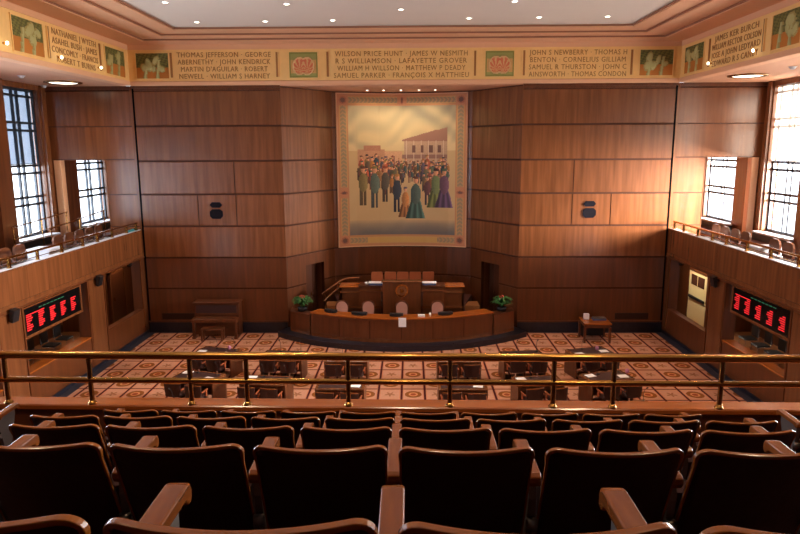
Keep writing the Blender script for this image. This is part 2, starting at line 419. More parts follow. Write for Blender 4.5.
# outer parts of the end wall beside the galleries
for sx, nm in ((-1, 'left'), (1, 'right')):
    w = MB()
    xa, xb, xc = W+.06, 11.35, 13.08
    def bx(x0, x1, z0, z1, m='walnut_panel', y0=YB, y1=YB+.25): w.box((sx*x0, y0, z0), (sx*x1, y1, z1), m)
    w.box((sx*(W+.04), YB+.012, 3.0), (sx*xb, YB+.26, FZ0), 'groove'); w.box((sx*xb, YB+.012, 6.79), (sx*13.6, YB+.26, FZ0), 'groove'); w.box((sx*xc, YB+.012, 3.0), (sx*13.6, YB+.26, 6.79), 'walnut_panel')
    ZZ = [3.0, 4.23, 5.46, 6.79, 8.02, 9.32]
    for z0, z1 in zip(ZZ, ZZ[1:]):
        g = .02
        if z1 <= 6.8:
            bx(xa, xb-.02, z0+g, z1-g); bx(xc+.02, 13.58, z0+g, z1-g)
        else: bx(xa, 13.58, z0+g, z1-g)
    w.box((sx*(xb-.02), YB-.01, 3.2), (sx*xb, YB+.27, 6.79), 'walnut_panel')
    w.box((sx*(xc-.01), YB-.015, 3.2), (sx*(xc+.24), YB+.29, 6.77), 'plaster_salmon')  # pale jamb strip: daylight from the side windows put into its colour
    w.box((sx*xb, YB-.01, 6.77), (sx*xc, YB+.27, 6.79), 'walnut_panel')
    # slot at the corner
    w.box((sx*(W-.10), YB-.004, 0), (sx*(W-.03), YB+.2, FZ0), 'slot_black'); w.box((sx*(W-.03), YB-.0, 0), (sx*(W+.06), YB+.2, FZ0), 'walnut_panel')
    w.box((sx*(W+.04), YB-.02, FZ0-.13), (sx*13.6, YB+.02, FZ0), 'walnut_low')
    w.box((sx*W, YB+.02, 0), (sx*(W+.36), YB+.3, 3.05), 'walnut_low')
    struct(w.build('wall_end_'+nm))

# ---- long side walls: lower arcade with openings
PIERS = [(6.6, 12.2), (15.7, 16.9), (20.4, 21.6), (24.62, 25.0)]
OPEN = [(12.2, 15.7), (16.9, 20.4), (21.6, 24.62)]
for sx, nm in ((-1, 'left'), (1, 'right')):
    w = MB(); T = .36; DO = -.27 if sx > 0 else 0
    for a, b in [(PIERS[0][0], PIERS[0][1]+DO), (PIERS[1][0]+DO, PIERS[1][1]+DO), (PIERS[2][0]+DO, PIERS[2][1]+DO), PIERS[3]]:
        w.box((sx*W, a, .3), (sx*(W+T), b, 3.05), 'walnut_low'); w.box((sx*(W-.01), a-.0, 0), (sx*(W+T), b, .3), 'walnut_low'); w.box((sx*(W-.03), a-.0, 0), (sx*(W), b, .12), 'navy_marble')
        if b-a < 2 and a < 24:
            w.box((sx*(W-.025), a+.0, .3), (sx*(W-.001), a+.06, 3.03), 'walnut_rostrum'); w.box((sx*(W-.025), b-.06, .3), (sx*(W-.001), b, 3.03), 'walnut_rostrum')
            w.box((sx*(W-.012), a+.12, .36), (sx*(W-.001), b-.12, 2.97), 'walnut_panel')
    w.box((sx*(W-.02), 24.62, .3), (sx*(W+.02), 24.68, 3.03), 'walnut_panel')
    for (a, b), h in zip([(OPEN[0][0]+DO, OPEN[0][1]+DO), (OPEN[1][0]+DO, OPEN[1][1]+DO), (OPEN[2][0]+DO, OPEN[2][1])], (1.1, 1.1, 1.0)):
        w.box((sx*W, a, .3), (sx*(W+.2), b, h), 'walnut_low'); w.box((sx*(W-.0), a, 0), (sx*(W+.2), b, .3), 'walnut_low'); w.box((sx*(W-.03), a, 0), (sx*(W), b, .12), 'navy_marble')
        w.box((sx*(W-.02), a, h), (sx*(W+(.36 if h > 1.05 else .22)), b, h+.05), 'honey_top' if h > 1.05 else 'walnut_rostrum', .01)
    struct(w.build('wall_'+nm))
    # gallery front (parapet)
    w = MB()
    w.box((sx*(W+.03), YN, 3.0), (sx*(W+.22), YB-.02, 4.06), 'groove')
    ys = [6.6, 9.0, 11.4, 13.8, 15.9, 17.3, 18.3, 19.6, 20.9, 22.3, 23.6, YB-.02]
    for a, b in zip(ys, ys[1:]): w.box((sx*W, a+.006, 3.2), (sx*(W+.03), b-.006, 4.05), 'walnut_panel')
    w.box((sx*(W-.03), 6.6, 3.03), (sx*(W+.03), YB-.02, 3.2), 'walnut_panel'); w.box((sx*(W-.045), 6.6, 3.0), (sx*(W+.03), YB-.02, 3.06), 'walnut_rostrum')
    w.box((sx*(W-.02), 6.6, 4.05), (sx*(W+.24), YB-.02, 4.10), 'walnut_panel'); w.box((sx*(W+.02), 6.6, 4.10), (sx*(W+.22), YB-.02, 4.112), 'sill_white')
    struct(w.build('wall_parapet_'+nm))
    # gallery floor with a raised step and ceiling under
    w = MB(); w.box((sx*(W+.2), YN, 3.05), (sx*13.6, 30.0, 3.5), 'gallery_carpet'); w.box((sx*12.0, YN, 3.5), (sx*13.6, 30.0, 3.75), 'gallery_carpet'); struct(w.build('floor_gallery_'+nm))
    w = MB(); w.box((sx*(W+.3), 6.6, 3.0), (sx*13.6, 28.8, 3.05), 'soffit'); struct(w.build('ceiling_aisle_'+nm))
    # outer wall with window holes
    w = MB()
    xs0, xs1 = sx*13.4, sx*13.75
    tops = [6.85]+[9.3]*4
    prev = 30.2
    for (a, b), tp in zip(WIN_Y, tops):
        w.box((xs0, b, 3.2), (xs1, prev, FZ0), 'walnut_panel'); w.box((xs0, a, 3.2), (xs1, b, 4.05), 'walnut_panel'); w.box((xs0, a, tp), (xs1, b, FZ0), 'walnut_panel')
        w.box((sx*13.1, a-.1, 4.0), (xs1, b+.1, 4.06), 'sill_white')
        w.box((sx*13.12, a-.1, 3.5), (sx*13.4, b+.1, 4.0), 'black')
        prev = a
    w.box((xs0, YN, 3.2), (xs1, prev, FZ0), 'walnut_panel')
    for (a, b) in WIN_Y[1:]:                      # pilasters flanking each bay
        w.box((sx*13.30, b+.06, 3.5), (sx*13.4, b+.3, FZ0), 'walnut_panel'); w.box((sx*13.22, a-.9, 3.5), (sx*13.4, a-.08, FZ0), 'walnut_low')
    w.box((sx*13.6, 6.6, 0), (sx*13.75, 25, 3.2), 'walnut_low')
    w.box((sx*12.1, 25.0, 0), (sx*12.25, 28.8, 3.05), 'walnut_low')
    w.box((sx*12.1, 25.0, 0), (sx*13.7, 25.15, 3.05), 'walnut_low')
    w.box((sx*(W), 28.6, 0), (sx*12.25, 28.75, 3.05), 'walnut_low')
    w.box((sx*(W), 25.3, 0), (sx*(W+.1), 28.6, 3.05), 'walnut_low')
    w.box((sx*11.0, 29.9, 3.2), (sx*13.75, 30.1, FZ0), 'walnut_panel')
    w.box((sx*11.1, 25.2, 3.2), (sx*11.34, 30.1, FZ0), 'walnut_panel')
    struct(w.build('wall_outer_'+nm))
    # soffit over the gallery
    w = MB(); w.box((sx*(W+.3), YN, FZ0), (sx*13.75, YB+.3, FZ0+.1), 'soffit'); w.box((sx*11, YB+.3, FZ0-1.5), (sx*13.75, 30.1, FZ0-1.4), 'soffit'); struct(w.build('ceiling_gallery_'+nm))
# windows
wi = 0
for sx in (-1, 1):
    for (a, b), tp in zip(WIN_Y, [6.85]+[9.3]*4):
        wi += 1
        root = bpy.data.objects.new('window_%d' % wi, None); C.objects.link(root); root.location = (sx*13.62, (a+b)/2, 4.05); root['kind'] = 'structure'
        ox, oy, oz = root.location; fr = MB(); hw = (b-a)/2; H = tp-4.05
        t = .035
        for y0, y1 in ((-hw, -hw+.07), (hw-.07, hw)): fr.box((-t, y0, 0), (t, y1, H), 'window_frame')
        for z0, z1 in ((0, .1), (H-.08, H)): fr.box((-t, -hw, z0), (t, hw, z1), 'window_frame')
        for y in (-hw+.33, -.15, .15, hw-.33): fr.box((-.04, y-.04, 0), (.04, y+.04, H), 'window_frame')
        for z in (5.2, 5.47, 6.33, 6.60, 7.85, 8.12, 9.05):
            if z < tp-.1: fr.box((-.04, -hw, z-4.05-.042), (.04, hw, z-4.05+.042), 'window_frame')
        fr.build('window_frame', root)
        g = MB(); g.box((-.004, -hw+.05, .05), (.004, hw-.05, H-.05), 'window_glass'); g.build('glass', root)
        if tp > 9:
            bo = -sx*.10 if sx > 0 else sx*.08
            s = MB(); s.add([(bo, -hw+.02, 6.67-4.05), (bo, hw-.02, 6.67-4.05), (bo, hw-.02, H-.02), (bo, -hw+.02, H-.02)], [(0, 1, 2, 3)], 'blind_cream' if sx > 0 else 'blind_blue')
            s.tube([(bo, -hw+.02, 6.66-4.05), (bo, hw-.02, 6.66-4.05)], .015, 'sill_white' if sx > 0 else 'black')
            s.build('roller_blind', root)

# ---- frieze, cornice, ceiling
for nm, a, b in (('back', (-W, YB-.05, FZ0), (W, YB+.35, FZ1)), ('left', (-W, YN, FZ0), (-W-.35, YB-.05, FZ1)), ('right', (W, YN, FZ0), (W+.35, YB-.05, FZ1))):
    w = MB()
    if nm == 'back':
        w.box((a[0], a[1], FZ0+.16), (b[0], b[1], b[2]-.18), 'gold_frieze')
        w.box((a[0], a[1]-.05, FZ0), (b[0], b[1], FZ0+.16), 'plaster_salmon', .02); w.box((a[0], a[1]-.02, FZ1-.18), (b[0], b[1], FZ1+.3), 'plaster_salmon')
    else:
        s = -1 if nm == 'left' else 1
        w.box((a[0], a[1], FZ0+.16), (b[0], b[1], b[2]-.18), 'gold_frieze')
        w.box((a[0]-s*.05, a[1], FZ0), (b[0], b[1]-.0, FZ0+.16), 'plaster_salmon', .02); w.box((a[0]-s*.02, a[1], FZ1-.18), (b[0], b[1], FZ1+.3), 'plaster_salmon')
    struct(w.build('wall_frieze_'+nm))
w = MB()
INS = [0, .9, 1.75, 2.45]; INY = [0, .8, 1.35, 2.05]; TZ = [10.95, 11.03, 11.11, 11.2]
for i in range(3):
    xo, xi, yo, yi = W-INS[i]+.0, W-INS[i+1], YB-INY[i], YB-INY[i+1]
    z0, z1 = TZ[i], TZ[i]+.3
    for sx in (-1, 1): w.box((sx*xo, YN, z0), (sx*xi, yo, z1), 'plaster_salmon')
    w.box((-xi, yi, z0), (xi, yo, z1), 'plaster_salmon')
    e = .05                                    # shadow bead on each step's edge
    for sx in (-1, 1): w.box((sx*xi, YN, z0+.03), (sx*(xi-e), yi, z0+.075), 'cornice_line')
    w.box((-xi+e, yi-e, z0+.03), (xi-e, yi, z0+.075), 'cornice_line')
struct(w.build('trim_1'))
w = MB(); w.box((-8.4, YN, 11.2), (8.4, 23.4, 11.35), 'plaster_ceiling'); struct(w.build('ceiling'))
w = MB(); w.box((-13.8, YN-.2, 0), (13.8, YN, 11.5), 'walnut_panel'); struct(w.build('wall_rear'))
w = MB(); w.box((-W-.3, 6.2, 0), (W+.3, 6.5, 3.2), 'walnut_low'); struct(w.build('wall_under_gallery'))

# vents on the back wall
for i, (x0, x1) in enumerate(((-9.58, -8.2), (8.28, 9.58))):
    m = MB(); m.box((x0, YB-.012, .53), (x1, YB+.0, .77), 'black')
    for k in range(6): m.box((x0+.02, YB-.02, .55+k*.036), (x1-.02, YB-.008, .565+k*.036), 'groove')
    tag(m.build('air_vent'), ['long dark air vent low on back wall beside the piano', 'long dark air vent low on back wall beside the side table'][i], 'vent', 'air vents in the back wall')
# wall loudspeakers
for i, x in enumerate((-7.2, 7.09)):
    t = thing('wall_speaker', ['black two-part speaker grille on the panelled wall left of the mural', 'black two-part speaker grille on the panelled wall right of the mural'][i], 'speaker', (x, YB-.0, 4.9), group='wall speaker grilles')
    m = MB(); m.extr([(-.24, .15), (-.15, .05), (.15, .05), (.24, .15), (.15, .26), (-.15, .26)], 1, -.03, 0, 'grille_black'); m.build('tweeter_grille', t)
    m = MB(); m.extr([(-.25, -.1), (-.15, -.01), (.15, -.01), (.25, -.1), (.25, -.28), (.15, -.38), (-.15, -.38), (-.25, -.28)], 1, -.03, 0, 'grille_black'); m.build('woofer_grille', t)

# ------------------------------------------------------------ frieze inscriptions and reliefs
def text_mesh(body, size, mat, width=None):
    cu = bpy.data.curves.new('t', 'FONT'); cu.body = body; cu.size = size; cu.extrude = .006; cu.align_x = 'CENTER'; cu.align_y = 'CENTER'; cu.space_character = 1.12; cu.resolution_u = 2
    o = bpy.data.objects.new('t', cu); C.objects.link(o)
    bpy.context.view_layer.update()
    me = bpy.data.meshes.new_from_object(o.evaluated_get(bpy.context.evaluated_depsgraph_get()))
    bpy.data.objects.remove(o)
    xs = [v.co.x for v in me.vertices]; wd = max(xs)-min(xs); cx_ = (max(xs)+min(xs))/2
    for v in me.vertices:
        v.co.x -= cx_
        if width: v.co.x *= width/wd
    me.materials.clear(); me.materials.append(MATS[mat]); return me
def inscription(lines, c, half, sx, label):
    """sx 0: back wall, -1 left, +1 right wall; c is the centre along the wall"""
    if sx == 0: loc, rz = (c, YB-.0505, 10.2), 0
    elif sx < 0: loc, rz = (-W+.0005, c, 10.2), PI/2
    else: loc, rz = (W-.0005, c, 10.2), -PI/2
    t = thing('frieze_inscription', label, 'inscription', loc, rz, 'carved name panels of the frieze')
    for k, (s, wd) in enumerate(lines):
        me = text_mesh(s, .255, 'letter_brown', wd*half*2)
        o = bpy.data.objects.new('text_line', me); C.objects.link(o); o.parent = t
        o.location = (0, -.006, .375-k*.255); o.rotation_euler = (PI/2, 0, 0)
    for q in (-1, 1):
        m = MB(); m.box((q*(half+.09)-.035, -.03, -.42), (q*(half+.09)+.035, .0, .46), 'letter_brown'); m.box((q*(half+.15)-.02, -.04, -.42), (q*(half+.15)+.02, .0, .46), 'gold_frieze'); m.build('border_bar', t)
inscription([('THOMAS JEFFERSON · GEORGE', .93), ('ABERNETHY · JOHN KENDRICK', .92), ("MARTIN D'AGUILAR · ROBERT", .86), ('NEWELL · WILLIAM S HARNEY', .90)], -6.6, 1.87, 0, 'carved inscription on back frieze beginning THOMAS JEFFERSON')
inscription([('WILSON PRICE HUNT · JAMES W NESMITH', .93), ('R S WILLIAMSON · LAFAYETTE GROVER', .92), ('WILLIAM H WILLSON · MATTHEW P DEADY', .90), ('SAMUEL PARKER · FRANÇOIS X MATTHIEU', .95)], -.06, 2.62, 0, 'carved inscription on back frieze beginning WILSON PRICE HUNT above the mural')
inscription([('JOHN S NEWBERRY · THOMAS H', .95), ('BENTON · CORNELIUS GILLIAM', .93), ('SAMUEL R THURSTON · JOHN C', .95), ('AINSWORTH · THOMAS CONDON', .95)], 6.4, 1.87, 0, 'carved inscription on back frieze beginning JOHN S NEWBERRY')
inscription([('NATHANIEL J WYETH', .9), ('ASAHEL BUSH · JAMES', .92), ('CONCOMLY · FRANCIS', .95), ('ROBERT T BURNS', .8)], 21.1, 1.5, -1, 'carved inscription on left side frieze between two green reliefs')
inscription([('JAMES KER BURCH', .85), ('WILLIAM RECTOR COLSON', .95), ('JOSE A JOHN LEDYARD', .95), ('EDWARD R S CANBY', .9)], 20.95, 1.6, 1, 'carved inscription on right side frieze beside the balcony lamp')

def color_grid(name, nx, nz, fn, pos, mat, parent=None, height=None):
    vs_ = []; fs = []; cols = []
    for j in range(nz+1):
        for i in range(nx+1):
            u, v = i/nx, j/nz
            vs_.append(pos(u, v, height(u, v) if height else 0))
    for j in range(nz):
        for i in range(nx):
            a = j*(nx+1)+i; fs.append((a, a+1, a+nx+2, a+nx+1)); cols.append(fn((i+.5)/nx, (j+.5)/nz))
    me = bpy.data.meshes.new(name); me.from_pydata(vs_, [], fs); me.materials.append(MATS[mat])
    ca = me.color_attributes.new('Col', 'FLOAT_COLOR', 'CORNER'); k = 0
    buf = []
    for c in cols: buf += list(c)*4
    ca.data.foreach_set('color', buf)
    o = bpy.data.objects.new(name, me); C.objects.link(o)
    if parent: o.parent = parent
    return o
def relief(c, half, sx, kind, label):
    if sx == 0: loc, rz = (c, YB-.051, 10.2), 0
    elif sx < 0: loc, rz = (-W+.001, c, 10.2), PI/2
    else: loc, rz = (W-.001, c, 10.2), -PI/2
    t = thing('frieze_relief', label, 'relief', loc, rz, 'coloured relief panels of the frieze')
    rnd = random.Random(int(c*10)+sx*77+5)
    hz = .45
    if kind == 'leaf':
        bl = [(rnd.uniform(.15, .85), rnd.uniform(.35, .8), rnd.uniform(.08, .15), rnd.uniform(.12, .24), rnd.uniform(-1, 1)) for _ in range(6)]
        def F(u, v):
            best = 0
            for (bu, bv, ru, rv, sl) in bl:
                d = ((u-bu-sl*(v-bv)*.3)/ru)**2+((v-bv)/rv)**2; best = max(best, 1-d)
            for q in (.3, .68): best = max(best, (1-abs(u-q-(v-.4)*.1)/.06) if v < .75 else 0)
            return max(0, best)
        def col(u, v):
            h = F(u, v)
            if h > .12: return lin(176, 172, 112) if h > .5 else lin(158, 146, 84)
            if v < .42: return lin(186, 116, 40)
            n = math.sin(u*37+v*21)*math.sin(v*43-u*11)
            return lin(112, 112, 52) if n > 0 else lin(88, 84, 36)
        H = lambda u, v: min(.05, F(u, v)*.06)
    else:
        def ringd(u, v, cu_): return math.hypot((u-cu_)*1.45, (v-.45))
        def F(u, v):
            a, b = ringd(u, v, .36), ringd(u, v, .64)
            return a, b
        def col(u, v):
            if u < .045 or u > .955 or v < .06 or v > .94: return lin(128, 128, 58)
            a, b = F(u, v); d = min(a, b)
            if abs(d-.33) < .03: return lin(216, 176, 124)
            if d < .33:
                th = math.atan2(v-.3, (u-(.36 if a < b else .64))*1.3)
                return lin(206, 112, 74) if math.sin(th*11) > -.2 else lin(214, 168, 112)
            if v > .7 or v < .16: return lin(150, 150, 82)
            return lin(204, 160, 96)
        def H(u, v):
            a, b = F(u, v); d = min(a, b); return .045 if abs(d-.33) < .04 else (.02 if d < .3 else .004)
    o = color_grid('carved_panel', 44, 30, col, lambda u, v, h: ((u-.5)*2*half, -.012-h, (v-.5)*2*hz), 'relief_paint', t, H)
    m = MB()
    for a, b in (((-half-.04, -.03, -hz-.04), (half+.04, 0, -hz)), ((-half-.04, -.03, hz), (half+.04, 0, hz+.04)), ((-half-.04, -.03, -hz), (-half, 0, hz)), ((half, -.03, -hz), (half+.04, 0, hz))): m.box(a, b, 'gold_frieze')
    m.build('frame', t)
relief(-9.26, .60, 0, 'leaf', 'green and orange relief at the left end of the back frieze')
relief(-3.66, .52, 0, 'fan', 'pink double fan relief right of the THOMAS JEFFERSON inscription')
relief(3.55, .52, 0, 'fan', 'pink double fan relief left of the JOHN S NEWBERRY inscription')
relief(9.26, .60, 0, 'leaf', 'green and orange relief at the right end of the back frieze')
relief(23.82, .76, -1, 'leaf', 'green relief on the left side frieze next to the corner')
relief(18.48, .73, -1, 'leaf', 'green and orange relief on left side frieze nearer the viewer')
relief(23.82, .76, 1, 'leaf', 'green relief on the right side frieze next to the corner')
relief(18.13, .68, 1, 'leaf', 'green and orange relief on right side frieze nearer the viewer')

# ------------------------------------------------------------ mural (a generic town crowd in the same colours)
mur = thing('mural', 'tall painted mural of a town crowd in ornamental orange border above rostrum', 'mural', (0, 0, 0))
MX0, MX1, MZ0, MZ1 = -2.76, 2.60, 3.04, 9.38
mrnd = random.Random(11)
PAL = [(44, 52, 62), (58, 74, 78), (96, 58, 44), (150, 96, 52), (120, 108, 60), (60, 40, 40), (170, 116, 62), (78, 92, 74), (140, 70, 50), (96, 82, 92)]
NX, NZ = 176, 208
img = [[None]*NX for _ in range(NZ)]
def mix(a, b, t): return tuple(a[i]+(b[i]-a[i])*t for i in range(3))
for j in range(NZ):
    for i in range(NX):
        u, v = (i+.5)/NX, (j+.5)/NZ
        n = math.sin(u*9+v*17+math.sin(u*5+v*9)*3)*.35+math.sin(u*19-v*41+math.sin(u*13)*2)*.2
        if v > .66: c = mix((212, 186, 136), (140, 130, 108), max(0, min(1, .12+(v-.70)*2.0+n*.55)))
        elif v > .12: c = mix((196, 162, 112), (204, 172, 124), .5+n*.4)
        else: c = mix((112, 104, 98), (196, 162, 116), max(0, min(1, (v/.12)**1.6+n*.15)))
        img[j][i] = c
def rect(u0, u1, v0, v1, c, n=.0):
    for j in range(max(0, int(v0*NZ)), min(NZ, int(v1*NZ))):
        for i in range(max(0, int(u0*NX)), min(NX, int(u1*NX))):
            k = 1+mrnd.uniform(-n, n); img[j][i] = tuple(min(255, q*k) for q in c)
def ell(cu, cv, ru, rv, c, sh=0):
    for j in range(max(0, int((cv-rv)*NZ)), min(NZ, int((cv+rv)*NZ)+1)):
        for i in range(max(0, int((cu-ru)*NX)), min(NX, int((cu+ru)*NX)+1)):
            u, v = (i+.5)/NX, (j+.5)/NZ
            if ((u-cu)/ru)**2+((v-cv)/rv)**2 < 1:
                k = .8+.45*(.5+(u-cu)/ru*.5)+mrnd.uniform(-.06, .06); img[j][i] = tuple(max(0, min(255, q*k)) for q in c)
rect(.08, .34, .52, .67, (188, 136, 102), .04); rect(.14, .30, .66, .70, (176, 120, 92), .04); rect(.34, .5, .54, .655, (206, 156, 118), .04)
rect(.09, .92, .50, .54, (186, 150, 112), .1)
for k in range(5): rect(.11+k*.075, .135+k*.075, .56, .62, (140, 100, 84))
rect(.52, .93, .52, .74, (184, 148, 118), .04)                       # plain two-storey house
for i in range(int(.5*NX), int(.93*NX)):
    u = i/NX; top = .745+(u-.5)*.22
    rect(u, u+1.2/NX, .735, top, (158, 112, 92)); rect(u, u+1.2/NX, .60, .625, (146, 106, 92))
for k in range(6): rect(.54+k*.07, .547+k*.07, .52, .74, (206, 178, 150))
for k in range(4): rect(.60+k*.08, .63+k*.08, .645, .70, (112, 78, 66)); 
for k in range(4): rect(.60+k*.08, .63+k*.08, .53, .58, (104, 74, 64))
def person(u, v, h, skirt=False, c=None):
    c = c or mrnd.choice(PAL)
    w_ = h*.2
    if skirt:
        for j in range(int(v*NZ), int((v+h*.5)*NZ)):
            f_ = 1-((j/NZ)-v)/(h*.5); hwid = w_*(.45+.95*f_**.8)
            for i in range(max(0, int((u-hwid)*NX)), min(NX, int((u+hwid)*NX))):
                k = .82+.2*math.sin((i/NX-u)/hwid*9)+.15*((i/NX-u)/hwid); img[j][i] = tuple(max(0, min(255, q*k)) for q in c)
    else:
        d = mix(c, (40, 34, 40), .5); rect(u-w_*.5, u-w_*.08, v, v+h*.42, d, .1); rect(u+w_*.1, u+w_*.5, v, v+h*.42, d, .1)
    ell(u, v+h*.58, w_*.72, h*.25, mix(c, mrnd.choice(PAL), .35)); ell(u, v+h*.9, w_*.34, h*.075, (198, 140, 104)); ell(u, v+h*.965, w_*.42, h*.035, mrnd.choice(PAL))
for k in range(120):
    v = .50-k*.0009; person(mrnd.uniform(.08, .94), v, mrnd.uniform(.08, .12))
for k in range(90):
    side = mrnd.random() < .62
    u = mrnd.uniform(.1, .42) if side else mrnd.uniform(.7, .91)
    person(u, .47-k*.0017, mrnd.uniform(.12, .17), c=mrnd.choice(PAL+[(186, 124, 60), (196, 90, 60)]))
for (u, v, h, sk, c) in ((.13, .24, .30, 0, (150, 118, 62)), (.24, .22, .32, 0, (96, 110, 100)), (.34, .26, .28, 0, (104, 82, 60)), (.45, .18, .30, 0, (52, 50, 60)), (.53, .14, .24, 1, (190, 124, 72)),
                         (.63, .13, .33, 1, (86, 118, 104)), (.74, .24, .22, 0, (78, 62, 70)), (.82, .22, .30, 1, (136, 146, 76)), (.90, .22, .30, 1, (116, 86, 116))): person(u, v, h, sk, c)
B = .085; BV = .072
def mural_col(u, v):
    if u < B or u > 1-B or v < BV or v > 1-BV:
        cu = min(u, 1-u)/B; cv = min(v, 1-v)/BV
        corner = cu < 1 and cv < 1
        t = min(cu, cv) if corner else (cu if cu < 1 else cv)
        blk = corner or (cu < 1 and abs(v-.36) < .035) or (cv < 1 and v > .5 and abs(u-.5) < .035)
        if blk:
            if corner: d = math.hypot(cu-.55, cv-.55)
            elif cu < 1: d = math.hypot(cu-.55, (v-.36)/.07*2)
            else: d = math.hypot((u-.5)/.07*2, cv-.55)
            return lin(120, 84, 70) if d < .22 else (lin(186, 116, 84) if d < .34 else lin(204, 138, 98))
        if t < .22 or t > .85: return lin(204, 142, 96)
        if t < .3 or t > .78: return lin(214, 168, 104)
        if v < BV and abs(u-.5) < .28: return lin(214, 168, 96)
        q = (v*40 if cu < 1 else u*34)+abs(t-.54)*2.2
        return lin(196, 150, 106) if (q % 1) < .45 else lin(160, 142, 106)
    c = img[min(NZ-1, int((v-BV)/(1-2*BV)*NZ))][min(NX-1, int((u-B)/(1-2*B)*NX))]
    return lin(*[min(255, q*1.06) for q in c])
def mpos(u, v, h):
    x = MX0+(MX1-MX0)*u
    return (x, niche_y(max(-2.9, min(2.76, x)))-.05, MZ0+(MZ1-MZ0)*v)
color_grid('painting', 190, 230, mural_col, mpos, 'painted', mur)
m = MB()
xs = [MX0+(MX1-MX0)*i/12 for i in range(13)]
path = [(x, niche_y(x)-.045) for x in xs]
for z in (MZ0-.035, MZ1-.005): m.sweep(path, [(0, z), (.03, z), (.03, z+.04), (0, z+.04)], 'plaster_salmon')
for x in (MX0, MX1): m.box((x-.03, niche_y(x)-.08, MZ0-.03), (x+.03, niche_y(x)+.02, MZ1+.03), 'plaster_salmon')
m.build('frame', mur)

# ------------------------------------------------------------ ceiling lamps
def downlight(x, y, z, r, label, group):
    t = thing('downlight', label, 'ceiling light', (x, y, z), group=group)
    m = MB(); m.lathe([(r*1.35, 0), (r*1.3, -.012), (r*1.02, -.016), (r*.98, 0)], 'sill_white', seg=18); m.build('trim_ring', t)
    m = MB(); m.lathe([(r, -.002), (r*.7, -.02), (r*.2, -.028)], 'lamp_glow', seg=18); m.build('lamp', t)
DL = ['recessed ceiling lamp nearest the left cornice, cut by the top edge', 'recessed ceiling lamp closest to the left rear corner of ceiling', 'recessed ceiling lamp above the THOMAS JEFFERSON inscription', 'recessed ceiling lamp at the top edge above the left fan relief',
      'recessed ceiling lamp above the left half of the WILSON inscription', 'recessed ceiling lamp on the centre line of the ceiling', 'recessed ceiling lamp above the right half of the WILSON inscription', 'recessed ceiling lamp at the top edge above the right fan relief',
      'recessed ceiling lamp above the JOHN S NEWBERRY inscription', 'recessed ceiling lamp closest to the right rear corner of ceiling']
for (x, y), l in zip(DOWN, DL): downlight(x, y, 11.2, .085, l, 'recessed lamps in the main ceiling')
for k, x in enumerate((-1.45, -.79, -.1, .62, 1.27)):
    downlight(x, 26.9, 9.46, .055, ('leftmost', 'second from left', 'middle', 'fourth from left', 'rightmost')[k]+' of the five small lamps above the mural', 'small lamps above the mural')
    spot('mural_beam', (x, 26.85, 9.40), 34, (1, .82, .58), 120, .7, (0, .35, -1), .04)
for i, (x, y, sx) in enumerate(((-11.85, 23.4, -1), (11.45, 22.6, 1))):
    t = thing('gallery_ceiling_lamp', ['wide round ceiling lamp over the left gallery', 'wide round ceiling lamp over the right gallery'][i], 'ceiling light', (x, y, FZ0), group='round lamps over the side galleries')
    m = MB(); m.lathe([(.62, 0), (.62, -.03), (.52, -.05), (.5, 0)], 'brass_dark', seg=28); m.build('rim', t)
    m = MB(); m.lathe([(.52, -.01), (.4, -.035), (.1, -.045)], 'lens_glow', seg=28); m.build('lens', t)
for sx in (-1, 1):
    for y in (23.0, 17.5, 12.0): spot('gallery_beam', (sx*11.7, y, FZ0-.08), 110, WARM, 150, .8)
for i, (x, y) in enumerate(((-12.08, 21.3), (-13.2, 24.6), (11.62, 20.3))):
    m = MB(); m.lathe([(.09, 0), (.09, -.03), (.06, -.07), (.02, -.085)], 'sill_white', (x, y, FZ0)); m.lathe([(.12, 0), (.12, -.012), (.1, -.014)], 'sill_white', (x, y, FZ0))
    tag(m.build('ceiling_sensor'), ['small white dome on left gallery ceiling near the photo edge', 'small white dome on left gallery ceiling by the window pier', 'small white dome on right gallery ceiling near the photo edge'][i], 'ceiling sensor', 'white domes on the gallery ceilings')
for i, (sx, y) in enumerate(((-1, 17.32), (-1, 19.98), (-1, 22.49), (1, 22.45), (1, 19.59))):
    lab = ['nearest', 'middle', 'farthest', 'farther', 'nearer'][i]+(' of three tiny lamps on the left side frieze' if sx < 0 else ' of two tiny lamps on the right side frieze')
    t = thing('frieze_lamp', lab, 'spotlight', (sx*(W-.0), y, 9.86), group='tiny lamps on the side friezes')
    m = MB(); m.tube([(0, 0, 0), (-sx*.07, 0, .0)], .03, 'brass', 10); m.build('stem', t)
    m = MB(); m.lathe([(.01, -.045), (.03, -.03), (.036, 0), (.03, .03), (.01, .045)], 'lamp_glow', (-sx*.11, 0, 0), 12); m.build('bulb', t)

# ------------------------------------------------------------ side galleries: rails and chairs
for sx, nm in ((-1, 'left'), (1, 'right')):
    t = thing('gallery_rail', 'brass rail on short posts along the %s balcony front' % nm, 'railing', (sx*(W+.1), 16, 4.11), group='balcony front rails')
    m = MB(); m.tube([(0, -9.4, .27), (0, 8.85, .27)], .036, 'brass', 10); m.build('top_rail', t)
    m = MB(); m.tube([(0, -9.4, .10), (0, 8.85, .10)], .012, 'brass', 8); m.build('lower_rail', t)
    for y in (8.8, 10.5, 12.2, 13.9, 15.4, 16.7, 18.03, 19.33, 20.62, 21.6, 22.72, 23.9, 24.75):
        m = MB(); m.box((-.035, y-16-.035, 0), (.035, y-16+.035, .26), 'brass', .005); m.box((-.05, y-16-.05, 0), (.05, y-16+.05, .02), 'brass'); m.build('post', t)
